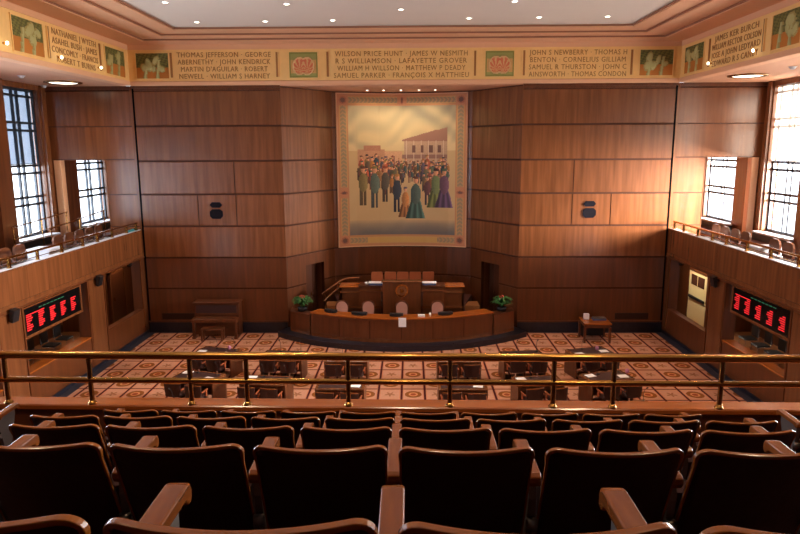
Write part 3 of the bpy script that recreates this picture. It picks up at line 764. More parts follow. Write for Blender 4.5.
# tall rails at the back of the left gallery
for i, (a, b) in enumerate((((-13.0, 21.42, 4.61), (-13.0, 25.0, 4.80)), ((-12.0, 21.9, 4.51), (-12.0, 26.0, 4.78)))):
    t = thing('aisle_rail', ['brass handrail of the left gallery close to the window', 'brass handrail of the left gallery behind the chairs'][i], 'railing', (a[0], a[1], 3.5 if i else 3.75), group='brass handrails in the left gallery')
    dz = 3.5 if i else 3.75
    m = MB(); m.tube([(0, 0, a[2]-dz), (0, b[1]-a[1], b[2]-dz)], .022, 'brass', 10); m.build('top_rail', t)
    m = MB(); m.tube([(0, 0, a[2]-dz-.4), (0, b[1]-a[1], b[2]-dz-.4)], .014, 'brass', 8); m.build('lower_rail', t)
    for q in (0.02, .5, .98):
        m = MB(); m.tube([(0, (b[1]-a[1])*q, 0), (0, (b[1]-a[1])*q, a[2]-dz+(b[2]-a[2])*q)], .018, 'brass', 8); m.build('post', t)
def side_chair():
    t = thing('gallery_chair', '', 'chair'); t.scale = (1.15, 1.15, 1.05)
    m = MB(); m.box((-.24, -.02, .40), (.24, .42, .47), 'chair_leather', .03); m.build('seat', t)
    m = MB()
    out = [(-.23, .50), (.23, .50), (.24, .78), (.2, .88), (.1, .92), (-.1, .92), (-.2, .88), (-.24, .78)]
    m.extr(out, 1, -.08, -.03, 'walnut_low'); m.build('backrest', t)
    for px in (-.21, .21):
        for py in (0, .38):
            m = MB(); m.tube([(px, py, 0), (px, py, .41)], .014, 'black', 6); m.build('leg', t)
    m = MB()
    for px in (-.2, .2): m.tube([(px, 0, .40), (px, -.055, .7)], .012, 'black', 6)
    m.build('back_support', t)
    return t
proto = side_chair(); used = False
def gchair(sx, y, label, grp):
    global used
    o = proto if not used else copy_tree(proto); used = True
    o.location = (sx*11.05, y, 3.5); o.rotation_euler = (0, 0, PI/2 if sx > 0 else -PI/2)
    o['label'] = label; o['group'] = grp
ordn = ['first', 'second', 'third', 'fourth', 'fifth', 'sixth', 'seventh', 'eighth']
for sx, nm, A, Bq in ((-1, 'left', [23.5, 22.8, 22.1, 21.4, 20.7], [18.6, 17.9, 17.2]), (1, 'right', [23.2, 22.5, 21.8, 21.1], [19.4, 18.7, 18.0])):
    for k, y in enumerate(A): gchair(sx, y, 'dark brown chair in %s gallery, %s from the corner in the far group' % (nm, ordn[k]), 'chairs in the %s gallery' % nm)
    for k, y in enumerate(Bq): gchair(sx, y, 'dark brown chair in %s gallery, %s after the white box' % (nm, ordn[k]), 'chairs in the %s gallery' % nm)
for sx, nm in ((-1, 'left'), (1, 'right')):
    m = MB(); m.box((-.35, -.35, 0), (.35, .35, .62), 'sill_white', .02); m.box((-.37, -.37, .62), (.37, .37, .65), 'sill_white')  # white box put in for the bright daylit patch between the chairs
    tag(m.build('daylit_patch_box', None, (sx*11.2, 20.05, 3.5)), 'white box standing for a daylit patch between the chair groups of the %s gallery' % nm, 'box', 'white boxes for daylit patches in the galleries')
m = MB(); m.box((-.05, -.3, 0), (.05, .3, .04), 'teal', .01); m.box((-.045, -.25, .04), (.045, .28, .07), 'teal', .01)
tag(m.build('folded_cloth', None, (-10.32, 24.35, 4.112)), 'folded teal cloth on the left balcony ledge near the corner', 'cloth')

# ------------------------------------------------------------ vote display boards, brackets, under-gallery
def bars(mb, ys, zt, rows, wid, mat, s):
    for k in range(rows):
        z = zt-k*.062; w_ = wid*(.45+.55*abs(math.sin(k*2.3+ys*5)))
        mb.box((-s*.004, ys, z-.026), (0, ys+w_, z), mat)
for sx, nm in ((-1, 'left'), (1, 'right')):
    y0, y1, z0, z1 = (16.98, 20.0, 2.16, 2.92) if sx < 0 else (16.62, 19.76, 2.20, 2.94)
    t = thing('display_board', 'black vote display board with red lettering in the %s wall' % nm, 'display', (sx*(W+.04), (y0+y1)/2, z0), group='vote display boards')
    hw = (y1-y0)/2; H = z1-z0
    m = MB(); m.box((0, -hw, 0), (sx*.12, hw, H), 'black_screen'); m.build('screen', t)
    m = MB()
    for a, b in (((-hw-.08, -.08), (hw+.08, 0)), ((-hw-.08, H), (hw+.08, H+.04)), ((-hw-.08, 0), (-hw, H)), ((hw, 0), (hw+.08, H))): m.box((-sx*.03, a[0], a[1]), (sx*.14, b[0], b[1]), 'walnut_panel', .008)
    m.build('frame', t)
    m = MB()
    d = 1 if sx < 0 else -1     # reading direction: left wall reads towards the corner
    for k in range(5):
        y = -d*hw*.93 + d*k*hw*.39
        yy = y if d > 0 else y-.27
        bars(m, yy, H*.68, 7, .3, 'led_red', sx)
    m.box((-sx*.004, min(-d*hw*.93, -d*hw*.93+d*.9), H*.68+.03), (0, max(-d*hw*.93, -d*hw*.93+d*.9), H*.68+.05), 'led_red')
    m.build('lit_text', t)
    m = MB()
    for k in range(7): yy = -hw*.5+k*.2; m.box((-sx*.004, yy, H*.84), (0, yy+.14, H*.87), 'led_green')
    m.build('header_text', t)
def bracket(x, y, z, sx, label):
    t = thing('wall_camera', label, 'speaker', (x, y, z), group='small black units under the balconies')
    m = MB(); m.box((0, -.04, -.04), (-sx*.14, .04, .04), 'black'); m.build('mount', t)
    m = MB(); m.extr([(-.10, .14), (-.24, .10), (-.16, -.22), (-.08, -.20)] if sx > 0 else [(.10, .14), (.24, .10), (.16, -.22), (.08, -.20)], 1, -.13, .13, 'black'); m.build('housing', t)
bracket(-W, 16.3, 2.98, -1, 'black angled unit on the left pier at the photo edge')
bracket(-W, 21.0, 2.95, -1, 'black angled unit on the pier right of the left display board')
bracket(W, 20.72, 2.95, 1, 'black angled unit on the pier left of the right display board')
for sx, nm in ((-1, 'left'), (1, 'right')):
    t = thing('dome_camera', 'small dark dome camera beneath the far end of %s balcony' % nm, 'camera', (sx*(W+.15), 24.0, 3.0), group='dome cameras')
    m = MB(); m.lathe([(.12, 0), (.13, -.05), (.1, -.08)], 'black'); m.build('base', t)
    m = MB(); m.lathe([(.1, -.08), (.09, -.14), (.05, -.18), (.01, -.19)], 'black_screen'); m.build('dome', t)
# doors beyond the far openings
for i, (sx, mat, y0, y1) in enumerate(((-1, 'door_wood', 26.0, 27.2), (1, 'cream_paint', 25.45, 27.15))):
    m = MB(); m.box((sx*12.0, y0, 0), (sx*12.09, y1, 2.1), mat, .01)
    for a, b in ((y0-.1, y0), (y1, y1+.1)): m.box((sx*11.98, a, 0), (sx*12.1, b, 2.2), 'walnut_low')
    m.box((sx*11.98, y0-.1, 2.1), (sx*12.1, y1+.1, 2.2), 'walnut_low')
    o = struct(m.build('door_%d' % (i+3)))
    h = MB(); h.box((sx*11.93, y0+.15, .98), (sx*12.0, y1-.15, 1.08), 'black', .01) if sx > 0 else h.tube([(sx*11.95, y0+.12, 1.0), (sx*11.95, y0+.12, 1.15)], .025, 'brass'); h.build('door_handle', o)
    if sx > 0:
        h = MB(); h.box((sx*11.985, y0+.25, 1.55), (sx*12.0, y1-.25, 1.98), 'groove'); h.box((sx*11.98, (y0+y1)/2-.02, 1.55), (sx*11.99, (y0+y1)/2+.02, 1.98), 'cream_paint'); h.build('door_window', o)
area('passage_lamp', (11.0, 26.2, 2.9), .5, 34, (1, .88, .70), (.5, 0, -1))
area('passage_lamp', (-11.2, 26.4, 2.9), .4, 16, WARM, (-.5, 0, -1))
for sx in (-1, 1):
    for y in (15, 19.0, 22.5): area('aisle_lamp', (sx*11.8, y, 2.97), .4, 11, WARM, (0, 0, -1))
def aisle_chair():
    t = thing('aisle_chair', '', 'chair')
    m = MB(); m.box((-.24, -.02, .40), (.24, .44, .47), 'black', .03); m.build('seat', t)
    m = MB(); m.extr([(-.23, .50), (.23, .50), (.22, .88), (-.22, .88)], 1, -.07, -.03, 'black'); m.build('backrest', t)
    m = MB()
    for px in (-.22, .22): m.tube([(px, .4, 0), (px, .4, .41), (px, -.03, .42), (px, -.05, .86)], .012, 'chrome', 6); m.tube([(px, -.03, .42), (px, -.06, 0)], .012, 'chrome', 6)
    m.build('frame', t)
    return t
ap = aisle_chair(); first = True
for sx, nm in ((-1, 'left'), (1, 'right')):
    for k in range(6):
        o = ap if first else copy_tree(ap); first = False
        o.location = (sx*12.5, 18.4+k*.85, .012); o.rotation_euler = (0, 0, PI/2 if sx > 0 else -PI/2)
        o['label'] = 'black chair beneath the %s gallery, %s in its row counted from the viewer' % (nm, ordn[k]); o['group'] = 'black chairs beneath the %s gallery' % nm

# ------------------------------------------------------------ rostrum
RC = (CX, 29.36)
def arc(R, xh, n=28, x0=None):
    a0 = math.asin((-xh if x0 is None else x0)/R); a1 = math.asin(xh/R)
    return [(RC[0]+R*math.sin(a0+(a1-a0)*i/n), RC[1]-R*math.cos(a0+(a1-a0)*i/n)) for i in range(n+1)]
m = MB(); A = arc(6.94, 4.8); m.prism(A+[(4.45, 25.0), (2.81, 27.4), (-.07, 28.0), (-2.95, 27.4), (-4.57, 25.0)], 0, .2, 'navy_marble'); struct(m.build('floor_rostrum'))
m = MB(); A = arc(5.9, 3.3); m.prism(A+[(3.1, 26.9), (2.81, 27.4), (-.07, 28.0), (-2.95, 27.4), (-3.2, 26.9)], .2, .215, 'gallery_carpet'); struct(m.build('floor_clerk_level'))
m = MB(); m.prism([(-2.5, 25.2), (2.36, 25.2), (2.9, 27.35), (1.86, 27.7), (-.07, 27.98), (-2.0, 27.7), (-3.0, 27.35)], .2, 1.0, 'gallery_carpet'); struct(m.build('floor_speaker_level'))
t = thing('clerk_desk', 'long curved walnut clerks counter at the foot of the rostrum', 'desk', (0, 0, 0))
m = MB(); m.sweep(arc(6.5, 3.42), [(0, .2), (0, 1.08), (-.06, 1.08), (-.06, .2)], 'walnut_rostrum'); m.build('front_panel', t)
m = MB()
for a in range(-3, 4):
    th = a*.152; x, y = RC[0]+6.5*math.sin(th), RC[1]-6.5*math.cos(th)
    if abs(x-RC[0]) > 3.3: continue
    dx, dy = math.cos(th), math.sin(th)
m.sweep(arc(6.52, 3.42), [(0, .2), (0, .32), (-.03, .32), (-.03, .2)], 'walnut_panel'); m.sweep(arc(6.515, 3.42), [(0, 1.0), (0, 1.08), (-.03, 1.08), (-.03, 1.0)], 'walnut_low')
for xx in (-2.3, -1.15, 0, 1.15, 2.3): m.sweep([p for p in arc(6.508, xx+.012, 2, xx-.012)], [(0, .32), (0, 1.0), (-.03, 1.0), (-.03, .32)], 'groove')
m.build('moulding', t)
m = MB(); m.sweep(arc(6.55, 3.44), [(0, 1.08), (0, 1.13), (-.6, 1.13), (-.6, 1.08)], 'honey_top'); m.build('counter_top', t)
m = MB(); m.sweep(arc(5.96, 3.3), [(0, .2), (0, 1.08), (-.05, 1.08), (-.05, .2)], 'walnut_low'); m.build('back_panel', t)
for i, s in enumerate((-1, 1)):
    t = thing('planter_pedestal', ['low walnut pedestal at the left end of the curved counter', 'low walnut pedestal at the right end of the curved counter'][i], 'pedestal', (0, 0, 0), group='pedestals of the curved counter')
    lo, hi = (3.47, 4.33)
    P = arc(6.5, hi, 5, lo)
    if s < 0: P = [(2*CX-p[0], p[1]) for p in P][::-1]
    m = MB(); far = [(p[0], p[1]+.55) for p in P][::-1]; m.prism(P+far, .2, .96, 'walnut_rostrum'); m.build('body', t)
    m = MB(); Q = [(p[0], p[1]-.03) for p in P]; m.prism(Q+far, .96, 1.0, 'walnut_desk'); m.build('cap', t)
    m = MB(); m.sweep([(p[0], p[1]-.012) for p in P], [(0, .2), (0, .32), (-.012, .32), (-.012, .2)], 'walnut_panel'); m.build('plinth_moulding', t)
    # fern
    rn = random.Random(i+3)
    f_ = thing('potted_fern', ['green potted fern with red flowers on the left pedestal', 'green potted fern with red flowers on the right pedestal'][i], 'plant', (CX+s*3.83, 24.45, 1.0), group='potted ferns')
    m = MB(); m.lathe([(.13, 0), (.17, .02), (.2, .16), (.18, .17), (.16, .13)], 'soil_pot'); m.build('pot', f_)
    m = MB()
    for k in range(90):
        a = rn.uniform(0, 2*PI); L_ = rn.uniform(.25, .46); h = rn.uniform(.2, .42)
        pts = []
        for q in range(6):
            u = q/5; pts.append((math.cos(a)*L_*u, math.sin(a)*L_*u, .15+h*math.sin(u*2.2)*1.0))
        for q in range(5):
            p, n_ = Vector(pts[q]), Vector(pts[q+1]); sd = Vector((-math.sin(a), math.cos(a), 0))
            w0, w1 = .055*math.sin(PI*(q/5*.8+.15)), .055*math.sin(PI*((q+1)/5*.8+.15))
            m.add([p-sd*w0, p+sd*w0, n_+sd*w1, n_-sd*w1], [(0, 1, 2, 3)], 'leaf_green')
    m.build('foliage', f_)
    m = MB()
    for k in range(5):
        a = rn.uniform(0, 6); r_ = rn.uniform(.02, .16); m.lathe([(.005, -.03), (.035, 0), (.02, .04)], 'flower_red', (math.cos(a)*r_, math.sin(a)*r_, rn.uniform(.5, .6)), 7)
        m.tube([(math.cos(a)*r_*.3, math.sin(a)*r_*.3, .15), (math.cos(a)*r_, math.sin(a)*r_, .5)], .006, 'leaf_green', 5)
    m.build('flower', f_)
# upper desks
for i, s in enumerate((-1, 1)):
    t = thing('side_desk', ['stepped walnut desk left of the speaker desk on the rostrum', 'stepped walnut desk right of the speaker desk on the rostrum'][i], 'desk', (CX, 0, 0), group='desks beside the speaker desk')
    m = MB(); m.box((s*.82, 24.98, .2), (s*1.68, 25.08, 1.84), 'walnut_rostrum'); m.box((s*1.68, 25.05, .2), (s*2.42, 25.15, 1.80), 'walnut_low'); m.box((s*2.36, 25.05, .2), (s*2.42, 25.75, 1.80), 'walnut_low'); m.build('front_panel', t)
    m = MB(); m.box((s*.80, 24.94, 1.66), (s*1.70, 24.98, 1.72), 'walnut_panel'); m.box((s*.80, 24.94, .98), (s*2.42, 24.99, 1.06), 'walnut_panel'); m.box((s*1.7, 25.01, 1.58), (s*2.42, 25.05, 1.64), 'walnut_panel'); m.build('moulding', t)
    m = MB(); m.box((s*.80, 24.93, 1.84), (s*1.70, 25.6, 1.89), 'walnut_desk', .01); m.box((s*1.70, 25.0, 1.80), (s*2.46, 25.75, 1.85), 'honey_top', .01); m.build('desk_top', t)
t = thing('speaker_desk', 'central walnut speaker desk with a round seal on its front', 'desk', (CX, 0, 0))
m = MB(); m.extr([(-.76, .2), (.76, .2), (.72, 2.06), (-.72, 2.06)], 1, 24.7, 24.8, 'walnut_rostrum')
for s in (-1, 1): m.box((s*.74, 24.75, .2), (s*.68, 25.2, 2.06), 'walnut_rostrum')
m.build('front_panel', t)
m = MB(); m.box((-.79, 24.66, 2.06), (.79, 25.02, 2.12), 'walnut_panel', .015); m.build('desk_top', t)
m = MB()
for k in range(3):
    r0 = (.25, .19, .09)[k]; seg = 28
    pts = [(r0*math.cos(2*PI*j/seg), 1.74+r0*math.sin(2*PI*j/seg)) for j in range(seg)]
    m.extr(pts, 1, 24.7-.012*(k+1), 24.7, ('brass', 'walnut_panel', 'brass_dark')[k])
for k in range(33):
    a = 2*PI*k/33; m.box((.215*math.cos(a)-.008, 24.68, 1.74+.215*math.sin(a)-.008), (.215*math.cos(a)+.008, 24.70, 1.74+.215*math.sin(a)+.008), 'brass_dark')
m.build('seal', t)
# high chairs
def high_chair():
    t = thing('speaker_chair', '', 'chair')
    m = MB(); m.extr([(-.22, .5), (.22, .5), (.235, 1.1), (.21, 1.17), (-.21, 1.17), (-.235, 1.1)], 1, .26, .34, 'leather_orange'); m.build('backrest', t)
    m = MB(); m.box((-.2, -.22, .42), (.2, .25, .52), 'leather_orange', .03); m.build('seat', t)
    for s in (-1, 1):
        m = MB(); m.box((s*.20, -.2, .68), (s*.235, .25, .72), 'walnut_low', .01); m.box((s*.205, -.15, .45), (s*.23, -.1, .68), 'walnut_low'); m.build('armrest', t)
    m = MB(); m.tube([(0, 0, .05), (0, 0, .42)], .03, 'chrome', 8)
    for k in range(5): a = 2*PI*k/5; m.tube([(0, 0, .09), (.19*math.cos(a), .19*math.sin(a), .04)], .02, 'chrome', 6); m.lathe([(.03, 0), (.03, .05)], 'black', (.2*math.cos(a), .2*math.sin(a), 0), 8)
    m.build('swivel_base', t)
    return t
hp = high_chair()
for k, x in enumerate((-1.11, -.56, -.05, .46, 1.0)):
    o = hp if k == 0 else copy_tree(hp)
    o.location = (x, 26.05, 1.0); o['label'] = ('leftmost', 'second from left', 'middle', 'fourth from left', 'rightmost')[k]+' of the orange leather chairs behind the speaker desk'; o['group'] = 'orange leather chairs behind the speaker desk'
def clerk_chair():
    t = thing('clerk_chair', '', 'chair')
    m = MB(); n = 9; P = []
    for k in range(n+1): a = PI*k/n; P.append((.24*math.cos(a), .95+.27*math.sin(a)))
    P = [(.21, .5)]+P+[(-.21, .5)]
    m.extr(P, 1, -.30, -.22, 'walnut_desk'); Q = [(x*.86, .5+(z-.5)*.94) for x, z in P]; m.extr(Q, 1, -.31, -.21, 'pink_fabric'); m.build('backrest', t)
    m = MB(); m.box((-.25, -.25, .42), (.25, .25, .52), 'pink_fabric', .03); m.build('seat', t)
    m = MB(); m.tube([(0, 0, .05), (0, 0, .42)], .03, 'chrome', 8)
    for k in range(5): a = 2*PI*k/5+.3; m.tube([(0, 0, .09), (.27*math.cos(a), .27*math.sin(a), .04)], .02, 'chrome', 6); m.lathe([(.03, 0), (.03, .05)], 'black', (.28*math.cos(a), .28*math.sin(a), 0), 8)
    m.build('swivel_base', t)
    return t
cpz = clerk_chair()
for k, (x, r) in enumerate(((-2.37, .1), (-1.37, 0), (-.07, 0), (1.29, -.05))):
    o = cpz if k == 0 else copy_tree(cpz)
    o.scale = (1.08, 1.08, .97); o.location = (x, 24.38 if abs(x) > 1.3 else 24.3, .2); o.rotation_euler = (0, 0, PI+r)
    o['label'] = ('leftmost', 'second from left', 'third from left', 'rightmost')[k]+' of the pink arched chairs behind the curved counter'; o['group'] = 'pink arched chairs behind the curved counter'
# stairs
for i, s in enumerate((-1, 1)):
    m = MB()
    for k in range(3): m.box((s*2.5, 24.8+k*.35, .2), (s*3.1, 25.15+k*.35 if k < 2 else 26.3, .5+k*.22), 'step_carpet')
    tag(m.build('rostrum_steps', None, (CX, 0, 0)), ['carpeted steps on the left side of the rostrum', 'carpeted steps on the right side of the rostrum'][i], 'steps', 'rostrum steps')
for i, s in enumerate((-1,)):
    t = thing('rostrum_handrail', 'pair of pale handrails climbing the left rostrum steps', 'railing', (0, 0, 0))
    m = MB(); m.tube([(-3.25, 25.25, 1.48), (-2.50, 25.5, 2.0), (-2.25, 25.6, 2.06), (-1.80, 25.7, 2.06)], .032, 'walnut_panel', 8); m.build('upper_rail', t)
    m = MB(); m.tube([(-3.12, 24.85, 1.30), (-2.75, 25.1, 1.62), (-2.50, 25.25, 1.78)], .03, 'walnut_panel', 8); m.build('lower_rail', t)
    for p in ((-3.2, 25.27, .2, 1.5), (-2.55, 25.48, .62, 1.95), (-3.05, 24.92, .2, 1.35), (-2.56, 25.22, .5, 1.75)):
        m = MB(); m.tube([(p[0], p[1], p[2]), (p[0], p[1], p[3])], .02, 'brass_dark', 8); m.build('post', t)
# objects on the counter and desks
def monitor_box(x, w_, label):
    y = RC[1]-math.sqrt(6.25**2-(x-RC[0])**2)
    t = thing('desk_monitor', label, 'monitor', (x, y, 1.13), math.asin((x-RC[0])/6.25), 'black monitors on the curved counter')
    m = MB(); m.box((-w_/2, -.06, .02), (w_/2, .09, .12), 'black', .012); m.build('screen', t)
    m = MB(); m.box((-w_*.3, -.08, 0), (w_*.3, .1, .02), 'black'); m.build('stand', t)
monitor_box(-2.72, .5, 'leftmost black monitor on the curved counter beside the fern')
monitor_box(-1.62, .58, 'black monitor on the curved counter before the second pink chair')
monitor_box(-.25, .5, 'black monitor on the curved counter at its middle')
monitor_box(1.55, .55, 'rightmost black monitor on the curved counter')
m = MB(); m.box((-.14, -.01, -.17), (.14, 0, .17), 'paper'); tag(m.build('paper_notice', None, (-.03, 22.82, .98)), 'white paper notice hanging on the front of the curved counter', 'paper')
m = MB(); m.box((-.13, -.08, 0), (.13, .08, .07), 'paper', .01); tag(m.build('tissue_box', None, (.66, 23.1, 1.13)), 'small white box on the curved counter right of centre', 'box')
m = MB(); m.lathe([(.035, 0), (.045, .12), (.04, .12)], 'paper', seg=12); tag(m.build('paper_cup', None, (.98, 23.15, 1.13)), 'small white cup on the curved counter', 'cup')
for i, x in enumerate((-1.1, 1.0)):
    t = thing('book_stack', ['open white book on blue books on the left upper desk', 'open white book on blue books on the right upper desk'][i], 'books', (x, 25.08, 1.89), group='books on the upper desks')
    m = MB(); m.box((-.26, -.12, 0), (.26, .12, .08), 'blue_print', .008); m.build('lower_books', t)
    m = MB(); m.box((-.28, -.13, .08), (.28, .13, .12), 'paper', .01); m.build('open_book', t)
m = MB(); m.lathe([(.05, 0), (.06, .1), (.05, .11)], 'paper', seg=12); tag(m.build('white_mug', None, (-1.47, 25.1, 1.89)), 'white mug beside the books on the left upper desk', 'mug')

# ------------------------------------------------------------ piano and side table
t = thing('upright_piano', 'dark walnut upright piano against the back wall', 'piano', (-7.24, 24.6, 0))
m = MB(); m.box((-.86, -.18, 0), (.86, .36, 1.30), 'walnut_desk', .01); m.box((-.9, -.22, 1.30), (.9, .37, 1.36), 'walnut_desk', .015); m.build('body', t)
m = MB(); m.box((-.78, -.21, .92), (.78, -.18, 1.24), 'desk_leather'); m.box((-.80, -.215, .88), (.80, -.18, .92), 'walnut_panel'); m.build('music_desk', t)
m = MB(); m.box((-.88, -.55, .62), (.88, -.18, .78), 'walnut_rostrum', .02); m.build('keybed', t)
m = MB(); m.box((-.78, -.5, .78), (.78, -.2, .81), 'walnut_low', .01); m.build('key_lid', t)
for s in (-1, 1):
    m = MB(); m.box((s*.86, -.52, 0), (s*.76, -.42, .62), 'walnut_desk', .01); m.box((s*.87, -.56, 0), (s*.74, -.18, .07), 'walnut_desk'); m.build('leg', t)
m = MB()
for x in (-.1, 0, .1): m.box((x-.02, -.30, .05), (x+.02, -.18, .07), 'brass')
m.build('pedal', t)
t = thing('piano_bench', 'dark wooden bench in front of the piano', 'bench', (-7.25, 23.85, 0))
m = MB(); m.box((-.42, -.17, .42), (.42, .17, .49), 'walnut_desk', .015); m.build('seat', t)
for sx in (-1, 1):
    for s2 in (-1, 1): m = MB(); m.box((sx*.38-.03, s2*.13-.03, 0), (sx*.38+.03, s2*.13+.03, .42), 'walnut_desk'); m.build('leg', t)
t = thing('side_table', 'orange-brown wooden table against the right part of back wall', 'table', (7.2, 23.95, 0), -.04)
m = MB(); m.box((-.50, -.5, .70), (.52, .5, .76), 'honey_top', .01); m.build('tabletop', t)
m = MB(); m.box((-.45, -.46, .58), (.47, .45, .70), 'walnut_low'); m.build('apron', t)
for sx, s2 in ((-1, -1), (1, -1), (-1, 1), (1, 1)): m = MB(); m.box((.01+sx*.46-.04, s2*.44-.04, 0), (.01+sx*.46+.04, s2*.44+.04, .6), 'walnut_low'); m.build('leg', t)
m = MB(); m.box((-.42, .38, .05), (.44, .42, .6), 'black'); m.build('back_panel', t)
m = MB(); m.box((-.1, -.06, 0), (.1, .06, .22), 'paper', .01); tag(m.build('white_clock', None, (6.92, 24.1, .76)), 'small white upright box on the side table', 'box')
m = MB(); m.box((-.25, -.16, 0), (.25, .16, .05), 'blue_print', .008); m.box((-.22, -.15, .05), (.24, .15, .09), 'steel', .008); tag(m.build('binder_stack', None, (7.38, 24.05, .76)), 'grey-blue stack of binders on the side table', 'binders')

# ------------------------------------------------------------ members' desks
def member_desk():
    t = thing('member_desk', '', 'desk')
    hw = .67
    m = MB(); m.box((-hw, -.37, .70), (hw, .37, .76), 'walnut_panel', .01); m.build('desk_top', t)
    m = MB(); m.box((-hw+.08, -.30, .76), (hw-.08, .28, .765), 'desk_leather'); m.build('writing_surface', t)
    for s in (-1, 1): m = MB(); m.box((s*hw, -.35, 0), (s*(hw-.05), .36, .70), 'walnut_low', .008); m.build('side_panel', t)
    m = MB(); m.box((-.03, -.33, 0), (.03, .34, .70), 'walnut_low'); m.build('centre_panel', t)
    m = MB(); m.box((-hw+.05, .30, .08), (hw-.05, .34, .70), 'walnut_desk'); m.build('front_panel', t)
    m = MB(); m.box((-hw+.06, -.34, .60), (-.04, -.31, .70), 'walnut_desk'); m.box((.04, -.34, .60), (hw-.06, -.31, .70), 'walnut_desk'); dr = m.build('drawer', t)
    for x in (-.33, .33): m = MB(); m.tube([(x-.05, -.355, .65), (x+.05, -.355, .65)], .008, 'brass', 6); m.box((x-.05, -.355, .645), (x-.04, -.335, .655), 'brass'); m.box((x+.04, -.355, .645), (x+.05, -.335, .655), 'brass'); m.build('handle', dr)
    return t
def member_chair():
    t = thing('member_chair', '', 'chair')
    m = MB(); n = 8
    def bow(x): return -.30+.06*(x/.27)**2
    rows = [(.42, .22), (.60, .25), (.80, .26)]
    for (za, wa), (zb, wb) in zip(rows, rows[1:]):
        for k in range(n):
            f0, f1 = -1+2*k/n, -1+2*(k+1)/n
            P = lambda f_, z, w_, o: (f_*w_, bow(f_*w_)+o-.05*(z-.42), z)
            m.add([P(f0, za, wa, 0), P(f1, za, wa, 0), P(f1, zb, wb, 0), P(f0, zb, wb, 0), P(f0, za, wa, .06), P(f1, za, wa, .06), P(f1, zb, wb, .06), P(f0, zb, wb, .06)],
                  [(0, 1, 2, 3), (5, 4, 7, 6), (0, 4, 5, 1), (3, 2, 6, 7), (0, 3, 7, 4), (1, 5, 6, 2)], 'chair_leather')
    m.build('backrest', t)
    m = MB(); m.tube([(f*.26, bow(f*.26)+.01, .80+.012*(1-f*f)) for f in [-1+k/5 for k in range(11)]], .02, 'arm_wood', 6); m.build('top_trim', t)
    m = MB(); m.box((-.26, -.25, .40), (.26, .22, .50), 'chair_leather', .03); m.build('seat', t)
    for s in (-1, 1):
        m = MB(); m.box((s*.26, -.26, .60), (s*.31, .12, .635), 'leather_orange', .012); m.box((s*.27, -.02, .44), (s*.30, .05, .6), 'leather_orange'); m.build('armrest', t)
    m = MB(); m.tube([(0, 0, .06), (0, 0, .40)], .03, 'chrome', 8)
    for k in range(5): a = 2*PI*k/5+.4; m.tube([(0, 0, .10), (.28*math.cos(a), .28*math.sin(a), .05)], .022, 'chrome', 6)
    sb = m.build('swivel_base', t)
    for k in range(5): a = 2*PI*k/5+.4; m = MB(); m.lathe([(.028, 0), (.028, .055)], 'black', (.29*math.cos(a), .29*math.sin(a), 0), 8); m.build('caster', sb)
    t.scale = (.93, .93, .97)
    return t
def mic():
    t = thing('desk_microphone', '', 'microphone')
    m = MB(); m.lathe([(.05, 0), (.05, .02), (.02, .03)], 'black', seg=12); m.build('base', t)
    m = MB(); m.tube([(0, 0, .02), (0, .01, .2), (0, -.04, .34), (0, -.1, .4)], .006, 'black', 6); m.build('gooseneck', t)
    m = MB(); m.tube([(0, -.1, .4), (0, -.15, .43)], .018, 'black', 8); m.build('capsule', t)
    return t
def sheet():
    m = MB(); m.box((-.13, -.11, 0), (.13, .11, .012), 'paper'); return tag(m.build('paper_sheet'), '', 'paper')
DK, CH, MI, SH = member_desk(), member_chair(), mic(), sheet()
usd = {}
def place(pr, x, y, z, rz, label, grp):
    o = copy_tree(pr) if usd.get(pr.name) else pr
    usd[pr.name] = True
    o.location = (x, y, z); o.rotation_euler = (0, 0, rz); o['label'] = label; o['group'] = grp; return o
COLS = {3: [(-1.72, 19.46, 0), (-1.66, 17.14, 0)], 2: [(-3.76, 19.83, .10), (-3.80, 17.48, .13)], 1: [(-5.95, 20.15, .28), (-5.82, 17.82, .28), (-5.75, 15.55, .30)]}
rownm = ['front row', 'second row', 'third row']
colnm = {1: 'outermost left column', 2: 'middle left column', 3: 'innermost left column'}
cnt = 0
for s, sd in ((-1, 'left'), (1, 'right')):
    for c in (1, 2, 3):
        for r, (x, y, a) in enumerate(COLS[c]):
            cn = colnm[c].replace('left', sd)
            xx = x if s < 0 else -x+.03
            ang = -a if s < 0 else a
            rn = rownm[r]
            place(DK, xx, y, 0, ang, 'double walnut desk, %s of the members floor, %s' % (rn, cn), 'double desks on the members floor')
            ca, sa = math.cos(ang), math.sin(ang)
            W2 = lambda lx, ly: (xx+ca*lx-sa*ly, y+sa*lx+ca*ly)
            for q, (lx, side) in enumerate(((-.33, 'left'), (.33, 'right'))):
                cnt += 1
                j = math.sin(cnt*12.9)*.12
                px, py = W2(lx, (-.50 if c > 1 else -.60)+.03*math.sin(cnt*3.1))
                place(CH, px, py, 0, ang+j, 'dark leather chair at %s half of %s desk, %s' % (side, rn, cn), 'dark leather chairs at the double desks')
                mx_, my_ = W2(lx+.18, .2)
                place(MI, mx_, my_, .765, ang, 'black gooseneck microphone on %s half of %s desk, %s' % (side, rn, cn), 'gooseneck microphones on the double desks')
            px, py = W2(-.45, .12 if r else -.2)
            place(SH, px, py, .766, ang+.1, 'white sheet at left end of the %s desk, %s' % (rn, cn), 'white sheets on the double desks')
            if (c != 2 or r == 0):
                px, py = W2(.42, -.16); place(SH, px, py, .766, ang-.15, 'white sheet at right end of the %s desk, %s' % (rn, cn), 'white sheets on the double desks')
